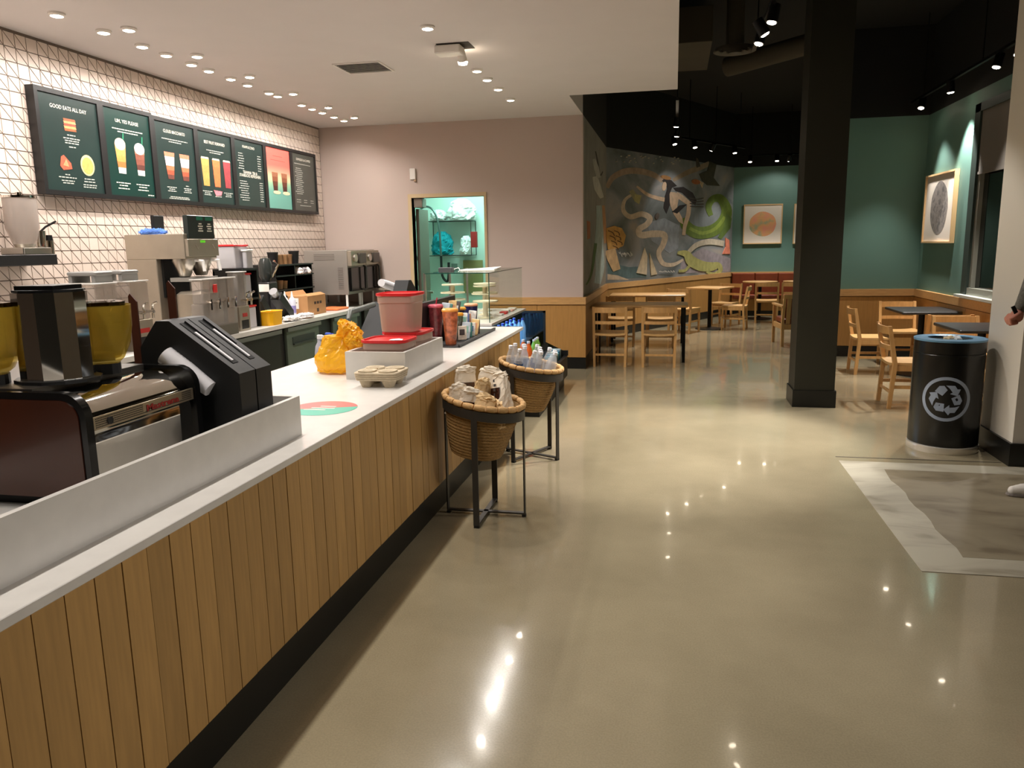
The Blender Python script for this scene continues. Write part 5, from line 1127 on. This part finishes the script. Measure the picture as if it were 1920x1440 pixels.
# slatted armchair
t = thing('armchair', 'oak armchair with slatted back and brown leather seat beside the column', 'armchair', (1.93, 13.0, 0), math.radians(6))
for s in (-1, 1):
    MB().add([(s*.28-.02, -.33, 0), (s*.28+.02, -.33, 0), (s*.28+.02, -.29, 0), (s*.28-.02, -.29, 0), (s*.28-.02, -.30, .4), (s*.28+.02, -.30, .4), (s*.28+.02, -.25, .4), (s*.28-.02, -.25, .4), (s*.28-.018, -.38, .82), (s*.28+.018, -.38, .82), (s*.28+.018, -.345, .82), (s*.28-.018, -.345, .82)],
             [(3, 2, 1, 0), (0, 1, 5, 4), (1, 2, 6, 5), (2, 3, 7, 6), (3, 0, 4, 7), (4, 5, 9, 8), (5, 6, 10, 9), (6, 7, 11, 10), (7, 4, 8, 11), (8, 9, 10, 11)]).build('leg', chw, t)
    MB().box(s*.28-.02, s*.28+.02, .29, .33, 0, .62).build('leg', chw, t)
    MB().box(s*.28-.03, s*.28+.03, -.32, .37, .62, .645).build('armrest', chw, t)
    MB().box(s*.28-.012, s*.28+.012, -.28, .30, .27, .35).build('side_rail', chw, t)
for k in range(4): MB().add([(-.21+.14*k-.03, -.318, .36), (-.21+.14*k+.03, -.318, .36), (-.21+.14*k+.03, -.302, .36), (-.21+.14*k-.03, -.302, .36), (-.21+.14*k-.03, -.368, .76), (-.21+.14*k+.03, -.368, .76), (-.21+.14*k+.03, -.352, .76), (-.21+.14*k-.03, -.352, .76)], [(3, 2, 1, 0), (4, 5, 6, 7), (0, 1, 5, 4), (1, 2, 6, 5), (2, 3, 7, 6), (3, 0, 4, 7)]).build('back_slat', chw, t)
MB().box(-.262, .262, -.375, -.348, .755, .82).build('top_rail', chw, t); MB().box(-.262, .262, -.315, -.29, .27, .35).build('back_rail', chw, t); MB().box(-.262, .262, .295, .32, .27, .35).build('front_rail', chw, t)
leather = M('brown_leather', (126, 58, 32), .4, noise=(10, .12), bump=(200, .15))
MB().rbox(-.255, .255, -.27, .30, .35, .44, .03).build('seat_cushion', leather, t, True); MB().rbox(-.25, .25, -.02, .04, 0, .36, .02, Matrix.Translation((0, -.285, .442)) @ Matrix.Rotation(math.radians(7), 4, 'X')).build('back_cushion', leather, t, True)
# banquette
t = thing('banquette', 'long brown leather banquette along the far green wall', 'banquette', (2.2, 18.2, 0))
MB().box(1.30, 2.8, 17.95, 18.44, .0, .12).build('plinth', basem, t, world=True); MB().box(1.29, 2.8, 17.92, 18.44, .12, .38).build('box', wains, t, world=True)
for k in range(3): MB().rbox(1.29+.5*k, 1.29+.5*k+.495, 17.88, 18.32, .38, .47, .03).build('seat_cushion', leather, t, True, world=True); MB().rbox(1.29+.5*k, 1.29+.5*k+.495, 18.30, 18.44, .47, .93, .03).build('back_cushion', leather, t, True, world=True)
MB().box(1.28, 2.8, 18.34, 18.445, .93, .955).build('cap', oakx, t, world=True)
# ---------------------------------------------------------------- framed prints
matb = M('print_paper', (232, 222, 208), .6); frm = M('pale_wood_frame', (220, 184, 134), .45)
def watercolour(name, cols, sc):
    m = M(name, cols[0], .6); N = m.node_tree.nodes; L = m.node_tree.links; tc = N.new('ShaderNodeTexCoord'); nz = N.new('ShaderNodeTexNoise'); nz.inputs['Scale'].default_value = sc; nz.inputs['Detail'].default_value = 4
    rp = N.new('ShaderNodeValToRGB'); rp.color_ramp.elements[0].position = .36; rp.color_ramp.elements[0].color = rgb(*cols[0]); rp.color_ramp.elements[1].position = .64; rp.color_ramp.elements[1].color = rgb(*cols[2]); e = rp.color_ramp.elements.new(.5); e.color = rgb(*cols[1])
    L.new(tc.outputs['Object'], nz.inputs['Vector']); L.new(nz.outputs['Fac'], rp.inputs[0]); L.new(rp.outputs[0], N['Principled BSDF'].inputs['Base Color']); return m
def art(label, T, w, h, mat, a, b, cz=.0):
    # T: local x right, y up, z out of the wall
    t = thing('framed_print', label, 'picture', mat4=T)
    f = .022
    MB().box(-w/2, w/2, -h/2, -h/2+f, .001, .05).box(-w/2, w/2, h/2-f, h/2, .001, .05).box(-w/2, -w/2+f, -h/2+f, h/2-f, .001, .05).box(w/2-f, w/2, -h/2+f, h/2-f, .001, .05).build('frame', frm, t)
    MB().box(-w/2+f, w/2-f, -h/2+f, h/2-f, .001, .03).build('paper', matb, t)
    MB().prism([(a*math.cos(2*math.pi*k/32)*(1+.02*math.sin(5*k)), cz+b*math.sin(2*math.pi*k/32)*(1+.02*math.cos(7*k))) for k in range(32)], lambda x, y: (x, y, .03), lambda x, y: (x, y, .031)).build('printed_disc', mat, t)
def TY(x, y, z): return Matrix(((1, 0, 0, x), (0, 0, -1, y), (0, 1, 0, z), (0, 0, 0, 1)))
def TXn(x, y, z): return Matrix(((0, 0, -1, x), (-1, 0, 0, y), (0, 1, 0, z), (0, 0, 0, 1)))
art('framed print of a blotchy orange and peach disc on cream', TY(1.92, 18.448, 2.01), .83, .87, watercolour('peach_disc', [(170, 176, 140), (232, 176, 120), (236, 160, 130)], 5), .29, .27)
art('framed print with a grey-green disc beside the orange one, half behind the column', TY(2.99, 18.448, 2.0), .83, .87, watercolour('sage_disc', [(150, 166, 156), (110, 130, 120), (190, 196, 180)], 5), .29, .27)
art('framed print of a grey textured oval on the windowed green wall', TXn(3.298, 10.92, 2.015), 1.13, .87, watercolour('grey_disc', [(120, 114, 110), (150, 142, 136), (104, 100, 98)], 14), .33, .33)
# ---------------------------------------------------------------- painted mural
class Paint:
    def __init__(s, p, n, wall): s.p, s.n, s.wall, s.k = Vector(p), Vector(n), wall, 0
    def pt(s, zx, zy): return PPL(1080+.2362*zx, 220+.2361*zy, s.p, s.n)
    def poly(s, pts, col, name):
        s.k += 1; o = .0012+.00035*s.k; w = [s.pt(*q) for q in pts]; mb = MB(); n = len(w)
        mb.add([q+s.n*.0005 for q in w]+[q+s.n*o for q in w], [tuple(range(n)), tuple(range(2*n-1, n-1, -1))]+[(i, n+i, n+(i+1) % n, (i+1) % n) for i in range(n)])
        return mb.build('painted_'+name, M('paint_%d_%d_%d' % col, col, .8, noise=(9, .18)), s.wall, world=True)
    def stroke(s, pts, ws, col, name, sub=5):
        P = [Vector(q) for q in pts]; out = []; m = len(P); ws = ws if isinstance(ws, (list, tuple)) else [ws]*m
        for i in range(m-1):
            p0, p1, p2, p3 = P[max(i-1, 0)], P[i], P[i+1], P[min(i+2, m-1)]
            for k in range(sub):
                t = k/sub; q = .5*((2*p1)+(p2-p0)*t+(2*p0-5*p1+4*p2-p3)*t*t+(3*p1-p0-3*p2+p3)*t**3); out.append((q, ws[i]+(ws[i+1]-ws[i])*t))
        out.append((P[-1], ws[-1])); s.k += 1; o = .0012+.00035*s.k; a, b = [], []
        for i, (q, w) in enumerate(out):
            d = (out[min(i+1, len(out)-1)][0]-out[max(i-1, 0)][0]).normalized(); nn = Vector((-d.y, d.x))*w/2; a.append(q+nn); b.append(q-nn)
        n = len(a); A_ = [s.pt(*q)+s.n*o for q in a]; B_ = [s.pt(*q)+s.n*o for q in b]
        mb = MB(); mb.add(A_+B_, [(i, i+1, n+i+1, n+i) for i in range(n-1)])
        return mb.build('painted_'+name, M('paint_%d_%d_%d' % col, col, .8, noise=(9, .18)), s.wall, world=True)
def el(x, y, a, b, r=0, n=18): return [(x+a*math.cos(2*math.pi*k/n)*math.cos(r)-b*math.sin(2*math.pi*k/n)*math.sin(r), y+a*math.cos(2*math.pi*k/n)*math.sin(r)+b*math.sin(2*math.pi*k/n)*math.cos(r)) for k in range(n)]
P = Paint(A2, MNn, wm)
CRM = (198, 180, 156); SKN = (206, 178, 150); DK = (48, 42, 42)
P.poly([(250, 1240), (400, 1280), (560, 1270), (560, 1180), (420, 1190), (250, 1150)], (84, 104, 104), 'sea'); P.poly([(250, 1290), (420, 1290), (330, 1255), (250, 1245)], (188, 170, 146), 'shore')
P.poly([(820, 1240), (1225, 1225), (1225, 1120), (1000, 1040), (840, 1130)], (150, 140, 144), 'cloud'); P.poly([(560, 840), (700, 800), (820, 860), (810, 1040), (740, 1080), (600, 980)], (140, 146, 152), 'cloud')
P.stroke([(245, 560), (290, 480), (390, 430), (510, 428), (620, 460), (690, 510)], [30, 44, 50, 50, 44, 30], (164, 142, 120), 'arch'); P.stroke([(770, 500), (880, 440), (980, 400), (1060, 365)], [26, 40, 44, 36], (160, 140, 116), 'branch')
P.stroke([(450, 610), (385, 660), (375, 740), (430, 790), (520, 768), (585, 800), (560, 850), (500, 890), (515, 935), (610, 925), (700, 935), (690, 1010), (655, 1080), (690, 1160), (770, 1170), (850, 1130)], [18, 26, 34, 40, 44, 46, 44, 48, 52, 54, 50, 44, 40, 36, 30, 16], CRM, 'river')
P.poly([(420, 590), (450, 570), (480, 610), (460, 660)], (150, 146, 112), 'lantern'); P.poly([(465, 610), (520, 620), (500, 690), (462, 665)], (172, 164, 112), 'lantern')
P.stroke([(850, 800), (880, 870), (960, 915), (1070, 905), (1160, 840), (1195, 740), (1150, 650), (1085, 650), (1050, 710), (1070, 780)], [60, 90, 96, 96, 92, 84, 70, 56, 50, 36], (94, 114, 36), 'tail'); P.stroke([(900, 880), (1000, 920), (1110, 880), (1180, 790)], 26, (124, 142, 52), 'tail_light')
P.poly([(1190, 760), (1235, 800), (1225, 880), (1150, 970), (1125, 955), (1165, 880)], (86, 108, 44), 'fin')
P.stroke([(480, 548), (560, 610), (640, 640), (705, 655)], [16, 26, 30, 34], SKN, 'arm'); P.poly([(725, 590), (790, 596), (812, 650), (800, 720), (842, 800), (850, 850), (815, 830), (775, 770), (748, 700)], SKN, 'torso'); P.stroke([(790, 610), (845, 645), (900, 690)], [44, 42, 36], SKN, 'arm')
P.poly([(682, 505), (700, 484), (755, 500), (800, 545), (760, 560), (740, 610), (742, 700), (716, 765), (694, 720), (704, 630), (722, 570), (715, 530)], DK, 'hair'); P.poly([(770, 560), (850, 552), (925, 600), (955, 660), (945, 700), (895, 650), (840, 600), (790, 585)], DK, 'hair'); P.poly(el(699, 548, 17, 36, .15), SKN, 'face'); P.poly([(820, 700), (880, 690), (800, 765), (760, 750)], DK, 'hair')
P.stroke([(895, 690), (888, 770), (862, 860), (852, 935)], [34, 34, 30, 26], SKN, 'arm'); P.poly(el(712, 478, 42, 16, .25), (160, 116, 70), 'flowers')
for k in range(4): P.stroke([(900, 640+22*k), (960, 650+20*k), (1010, 640+24*k)], 7, (80, 72, 66), 'hair_strand')
P.poly([(975, 450), (1040, 425), (1060, 350), (1112, 375), (1090, 480), (1140, 545), (1040, 540), (1000, 505)], (66, 64, 44), 'bird'); P.poly(el(950, 512, 34, 20, .2), (176, 108, 62), 'bird_breast'); P.poly([(975, 500), (1010, 520), (1000, 560)], (206, 184, 150), 'bird_tail'); P.poly([(950, 320), (965, 330), (985, 390), (955, 400)], (80, 74, 60), 'feather')
P.poly([(240, 880), (300, 862), (360, 880), (392, 940), (372, 1020), (330, 1040), (250, 1050), (238, 960)], (196, 152, 84), 'tiger'); P.stroke([(265, 1050), (285, 1120), (320, 1215)], [90, 84, 60], (190, 160, 118), 'tiger_leg')
for k in range(7): P.stroke([(250+12*k, 900+40*(k % 4)), (285+12*k, 915+40*(k % 4)), (300+10*k, 940+38*(k % 4))], 7, (92, 64, 40), 'tiger_stripe')
P.poly([(540, 1035), (562, 1100), (556, 1250), (478, 1235)], (206, 188, 158), 'sail'); P.poly([(580, 1080), (640, 1245), (592, 1255)], (200, 182, 150), 'sail')
P.stroke([(885, 1075), (950, 1015), (1050, 988), (1170, 1003)], [30, 40, 46, 44], (190, 178, 156), 'trunk'); P.stroke([(800, 1075), (870, 1085), (910, 1140), (990, 1180), (1070, 1185), (1125, 1175), (1140, 1215), (1090, 1245), (1030, 1225)], [20, 56, 84, 84, 70, 46, 34, 28, 18], (172, 168, 100), 'lizard'); P.stroke([(900, 1170), (860, 1215), (810, 1220)], 22, (172, 168, 100), 'lizard_leg')
P.poly([(1182, 955), (1212, 975), (1218, 1085), (1160, 1085), (1184, 1030)], (224, 132, 104), 'coral'); P.poly(el(640, 785, 16, 26, .3), (100, 90, 84), 'fish')
for k in range(26):
    x = 260+random.random()*560; y = 300+random.random()*60+(0 if x < 600 else 10); P.poly(el(x, y, 4, 4, 0, 6), (196, 186, 166), 'star')
for k in range(12): P.stroke([(330+k*9, 1080+random.uniform(-14, 14)), (338+k*9, 1095+random.uniform(-14, 14))], 5, (206, 204, 196), 'wave'); P.stroke([(650+k*10, 1222+random.uniform(-6, 6)), (660+k*10, 1230)], 5, (206, 204, 196), 'wave')
Q = Paint((-1.17, 12, 0), (1, 0, 0), COL.objects['wall_mural_end'])
Q.stroke([(150, 470), (172, 560), (205, 640)], [40, 56, 30], (196, 192, 178), 'gull'); Q.stroke([(155, 270), (172, 360), (190, 460), (212, 430)], [8, 12, 12, 6], (60, 52, 46), 'branch'); Q.stroke([(140, 330), (160, 400), (180, 480)], [20, 40, 30], (176, 172, 160), 'wing')
Q.stroke([(180, 700), (190, 850), (180, 1000), (190, 1180), (170, 1320)], [40, 60, 66, 70, 50], (160, 176, 172), 'waterfall'); Q.stroke([(155, 1000), (140, 1120), (118, 1250), (80, 1330)], [24, 22, 16, 10], (80, 108, 56), 'vine'); Q.poly([(85, 820), (112, 830), (112, 960), (90, 970)], (170, 104, 66), 'rock'); Q.stroke([(215, 700), (225, 850), (232, 1000)], [20, 26, 20], (186, 140, 96), 'tiger_back')
# ---------------------------------------------------------------- recycling bin
BX_, BY_ = 2.118, 6.56; BR = .25; BH = .88
t = thing('recycling_bin', 'round black recycling bin with a blue-grey rim and chrome foot', 'bin', (BX_, BY_, 0))
MB().lathe([(BR-.006, .055), (BR, .06), (BR, .765), (BR-.004, .769), (BR-.004, .773), (BR, .777), (BR, BH-.012), (BR-.01, BH-.012), (BR-.01, .3), (.002, .3)], 56, cap=False).build('body', M('bin_black', (14, 14, 13), .28, coat=.2), t, True)
MB().lathe([(BR+.006, 0), (BR+.008, .004), (BR+.006, .05), (BR-.004, .056), (BR-.03, .056), (BR-.03, 0)], 56).build('chrome_foot', M('polished_steel_foot', (226, 220, 208), .22, .55), t, True)
MB().lathe([(BR+.004, BH-.014), (BR+.005, BH), (.165, BH+.004), (.155, BH-.002), (.16, BH-.012)], 56, cap=False).build('rim', M('bin_rim_blue', (112, 160, 196), .3, .3), t, True)
MB().box(-.158, .158, -.012, .012, BH-.012, BH-.004).box(-.012, .012, -.158, .158, BH-.012, BH-.004).build('spoke', M('bin_spoke', (70, 76, 80), .4, .3), t)
th0 = math.atan2(-BY_, -BX_)+.02; em = M('emblem_grey_blue', (150, 162, 180), .5)
def oncyl(a, b, d): th = th0+a/BR; return ((BR+d)*math.cos(th), (BR+d)*math.sin(th), .435+b)
S = .172
mb = MB(); n = 48; vs = []
for r in (S, S*.86):
    for d in (.0006, .0016):
        for k in range(n): vs.append(oncyl(r*math.cos(2*math.pi*k/n), r*math.sin(2*math.pi*k/n), d))
idx = lambda ring, k: ring*n+k % n
mb.add(vs, [f for k in range(n) for f in ((idx(1, k), idx(1, k+1), idx(3, k+1), idx(3, k)), (idx(0, k), idx(0, k+1), idx(1, k+1), idx(1, k)), (idx(2, k), idx(3, k), idx(3, k+1), idx(2, k+1)))])
emb = mb.build('recycling_emblem', em, t, True)
leg_ = [(-.46, .33), (-.15, .15), (.04, .42), (-.10, .60), (-.29, .58)]; arr = [(-.03, .62), (.32, .62), (.42, .47), (.55, .47), (.44, .17), (.14, .25), (.24, .32), (.11, .50)]
for k in range(3):
    a = -2*math.pi/3*k; c_, s_ = math.cos(a), math.sin(a)
    for pl in (leg_, arr):
        pts = [((x*c_-y*s_)*S, (x*s_+y*c_)*S) for x, y in pl]
        MB().prism(pts, lambda a_, b_: oncyl(a_, b_, .0008), lambda a_, b_: oncyl(a_, b_, .0022)).build('arrow', em, emb)
for k, (dx, dy, r) in enumerate(((.0, .02, .034), (.05, -.02, .03), (-.04, -.04, .026), (.06, .05, .028))):
    tag(MB().blob((BX_+dx, BY_+dy, BH-.02), (r*1.3, r, r*1.1), .5, 2.4, k+3, 2).build('litter', M('litter_%d' % (k % 2), [(226, 206, 170), (206, 214, 220)][k % 2], .8)), ['cream crumpled paper in the bin opening, the largest scrap', 'pale blue-white paper scrap in the bin opening', 'small cream scrap at the front of the bin opening', 'pale paper scrap at the wall side of the bin opening'][k], 'litter')
# ---------------------------------------------------------------- entrance mat
def marble(name, c0, c1, c2, sc):
    m = M(name, c0, .5); N = m.node_tree.nodes; L = m.node_tree.links; tc = N.new('ShaderNodeTexCoord'); mp = N.new('ShaderNodeMapping'); mp.inputs['Scale'].default_value = (1, 2.2, 1); nz = N.new('ShaderNodeTexNoise'); nz.inputs['Scale'].default_value = sc; nz.inputs['Detail'].default_value = 7; nz.inputs['Distortion'].default_value = 1.6
    rp = N.new('ShaderNodeValToRGB'); rp.color_ramp.elements[0].position = .33; rp.color_ramp.elements[0].color = rgb(*c2); rp.color_ramp.elements[1].position = .6; rp.color_ramp.elements[1].color = rgb(*c0); e = rp.color_ramp.elements.new(.45); e.color = rgb(*c1)
    L.new(tc.outputs['Object'], mp.inputs[0]); L.new(mp.outputs[0], nz.inputs['Vector']); L.new(nz.outputs['Fac'], rp.inputs[0]); L.new(rp.outputs[0], N['Principled BSDF'].inputs['Base Color']); return m
t = thing('entrance_mat', 'large marbled entrance mat with a pale border inlaid in the concrete floor', 'mat', (2.6, 5.1, 0))
mx0, mx1, my0, my1, bw = 1.247, 4.0, 3.99, 6.03, .26
bo = marble('mat_border', (186, 180, 160), (176, 169, 150), (148, 140, 120), 1.6)
MB().add([(mx0, my0+.05, .001), (mx0+.05, my0, .001), (mx1, my0, .001), (mx1, my1+.14, .001), (mx0, my1+.14, .001), (mx0, my0+.05, .004), (mx0+.05, my0, .004), (mx1, my0, .004), (mx1, my1+.14, .004), (mx0, my1+.14, .004)], [(4, 3, 2, 1, 0), (5, 6, 7, 8, 9), (0, 1, 6, 5), (1, 2, 7, 6), (2, 3, 8, 7), (3, 4, 9, 8), (4, 0, 5, 9)]).build('border', bo, t, world=True) if 0 else None
MB().box(mx0, mx1, my0, my1, .0005, .003).build('border', bo, t, world=True)
wav = [(mx0+bw+.012*math.sin(k*1.7), my0+.22+(my1-.2-my0-.22)*k/12) for k in range(13)]
MB().prism([(mx1-.1, my0+.22)]+[(mx1-.1, my1-.22)]+list(reversed(wav)), lambda a, b: (a, b, .003), lambda a, b: (a, b, .0042)).build('centre', marble('mat_centre', (146, 135, 111), (138, 127, 104), (116, 104, 83), 1.5), t, world=True)
MB().box(mx0, 2.40, 6.14, 6.155, .0004, .0014).build('floor_joint', M('joint_dark', (70, 62, 48), .7), t, world=True)
# ---------------------------------------------------------------- ducts above the dining room
duct = M('duct_paint', (58, 51, 36), .8, noise=(3, .1))
tag(MB().rbox(-.4, .36, 9.15, 10.6, 3.78, 4.15, .01).build('box_duct', duct), 'square air duct box under the black ceiling', 'duct')
tag(MB().cyl((.62, 10.9, 3.86), (1.85, 10.0, 3.96), .12, n=20).build('round_duct', duct, None, True), 'round air duct pipe running towards the column', 'duct')
tag(MB().box(-.4, 1.9, 7.5, 7.9, 4.05, 4.4).build('ceiling_beam', M('beam_paint', (66, 58, 44), .8)), 'painted beam across the black ceiling', 'beam')
t = thing('round_diffuser', 'round grey air diffuser hanging by the duct box', 'vent', (.62, 9.55, 3.75))
for k in range(3): MB().lathe([(.235-.07*k, 0-.01*k), (.21-.07*k, .035-.01*k), (.19-.07*k, .03-.01*k), (.215-.07*k, -.004-.01*k)], 32, cap=False).build('ring', M('diffuser_grey', (104, 98, 86), .6), t, True)
MB().cyl((0, 0, .03), (0, 0, .65), .1, n=20).build('neck', duct, t, True)
# ---------------------------------------------------------------- person at the edge
t = thing('person', 'person in grey knit top, dark trousers and white shoes beside the wall', 'person', (2.42, 5.26, 0))
skin = M('skin', (206, 138, 118), .5, sss=.1); knit = M('grey_knit', (112, 110, 102), .9, noise=(60, .25), bump=(140, .6)); denim = M('dark_trousers', (40, 42, 50), .85); shoew = M('white_shoe', (220, 214, 204), .55); hairm = M('brown_hair', (52, 36, 26), .6)
W_ = Vector((2.088, 5.30, 1.205)); Hc = Vector((2.070, 5.30, 1.165))
hand = [[(W_+Vector((.02, 0, .05)), .027), (W_, .027), (W_+Vector((-.008, 0, -.02)), .034), (Hc+Vector((.004, 0, -.004)), .040)]]
for k, (dy, l) in enumerate(((-.038, .9), (-.013, 1.0), (.012, .95), (.036, .8))):
    k0 = Hc+Vector((-.022, dy, .0)); hand.append([(k0, .0155), (k0+Vector((-.022, 0, -.024))*l, .0125), (k0+Vector((-.012, 0, -.050))*l, .0118), (k0+Vector((.018, 0, -.046))*l, .0105)])
hand.append([(Hc+Vector((.004, -.040, .018)), .0155), (Hc+Vector((-.022, -.056, .002)), .0125), (Hc+Vector((-.046, -.048, -.014)), .011)])
body = [[((2.44, 5.26, 1.0), .13), ((2.44, 5.26, 1.2), .12), ((2.44, 5.26, 1.40), .115), ((2.43, 5.26, 1.50), .06), ((2.425, 5.26, 1.56), .052), ((2.40, 5.26, 1.66), .085), ((2.395, 5.26, 1.70), .09)],
        [((2.315, 5.26, 1.64), .016), ((2.298, 5.26, 1.625), .014)], [((2.33, 5.26, 1.585), .03), ((2.36, 5.26, 1.60), .05)], [((2.41, 5.165, 1.65), .02), ((2.415, 5.163, 1.675), .018)], [((2.41, 5.355, 1.65), .02), ((2.415, 5.357, 1.675), .018)],
        [((2.44, 5.38, 1.42), .055), ((2.175, 5.33, 1.43), .042), (W_+Vector((.02, 0, .05)), .027)], [((2.44, 5.12, 1.42), .055), ((2.50, 5.08, 1.16), .042), ((2.42, 5.06, .92), .028), ((2.40, 5.06, .84), .03)],
        [((2.44, 5.34, .95), .085), ((2.42, 5.335, .52), .056), ((2.40, 5.33, .1), .038), ((2.33, 5.33, .045), .035), ((2.22, 5.33, .04), .03)], [((2.44, 5.17, .95), .085), ((2.50, 5.17, .52), .056), ((2.58, 5.17, .1), .038), ((2.50, 5.17, .045), .035), ((2.40, 5.17, .04), .03)]]+hand
skinned('body', body, skin, t, .0065, 4)
skinned('knit_top', [[((2.44, 5.26, .93), .148), ((2.44, 5.26, 1.2), .138), ((2.44, 5.26, 1.40), .13), ((2.435, 5.26, 1.49), .075)], [((2.44, 5.20, 1.43), .09), ((2.44, 5.32, 1.43), .09)], [((2.44, 5.38, 1.42), .072), ((2.175, 5.33, 1.43), .060), (W_+Vector((.03, 0, .09)), .045), (W_+Vector((.006, 0, .012)), .040)], [((2.44, 5.12, 1.42), .072), ((2.50, 5.08, 1.16), .056), ((2.43, 5.06, .95), .042)]], knit, t, .012, 5)
skinned('trousers', [[((2.44, 5.34, .95), .10), ((2.42, 5.335, .52), .072), ((2.40, 5.33, .13), .06)], [((2.44, 5.17, .95), .10), ((2.50, 5.17, .52), .072), ((2.57, 5.17, .13), .06)], [((2.44, 5.20, .96), .12), ((2.44, 5.31, .96), .12)]], denim, t, .014, 4)
for x_, y_ in ((2.39, 5.33), (2.57, 5.17)):
    s = skinned('shoe', [[((x_, y_, .10), .05), ((x_+.01, y_, .06), .052), ((x_-.08, y_, .055), .048), ((x_-.17, y_, .045), .042), ((x_-.225, y_, .038), .032)]], shoew, t, .008, 3)
    MB().lathe([(.5, .0046), (.52, .012), (.5, .024)], 28, Matrix.Translation((x_-.105, y_, 0)) @ Matrix.Diagonal((.31, .10, 1, 1)), sq=2.6).build('sole', M('shoe_sole', (120, 112, 104), .7), s, world=True)
skinned('hair', [[((2.43, 5.26, 1.74), .085), ((2.46, 5.26, 1.66), .08), ((2.48, 5.26, 1.55), .06), ((2.49, 5.26, 1.44), .045)]], hairm, t, .012, 3)
tag(MB().rbox(-.012, .012, -.005, .005, -.02, .040, .003, Matrix.Translation((2.052, 5.262, 1.192)) @ Matrix.Rotation(math.radians(-28), 4, 'Y')).build('marker_pen', black), 'short black object poking up out of the fist beside the white wall', 'pen')
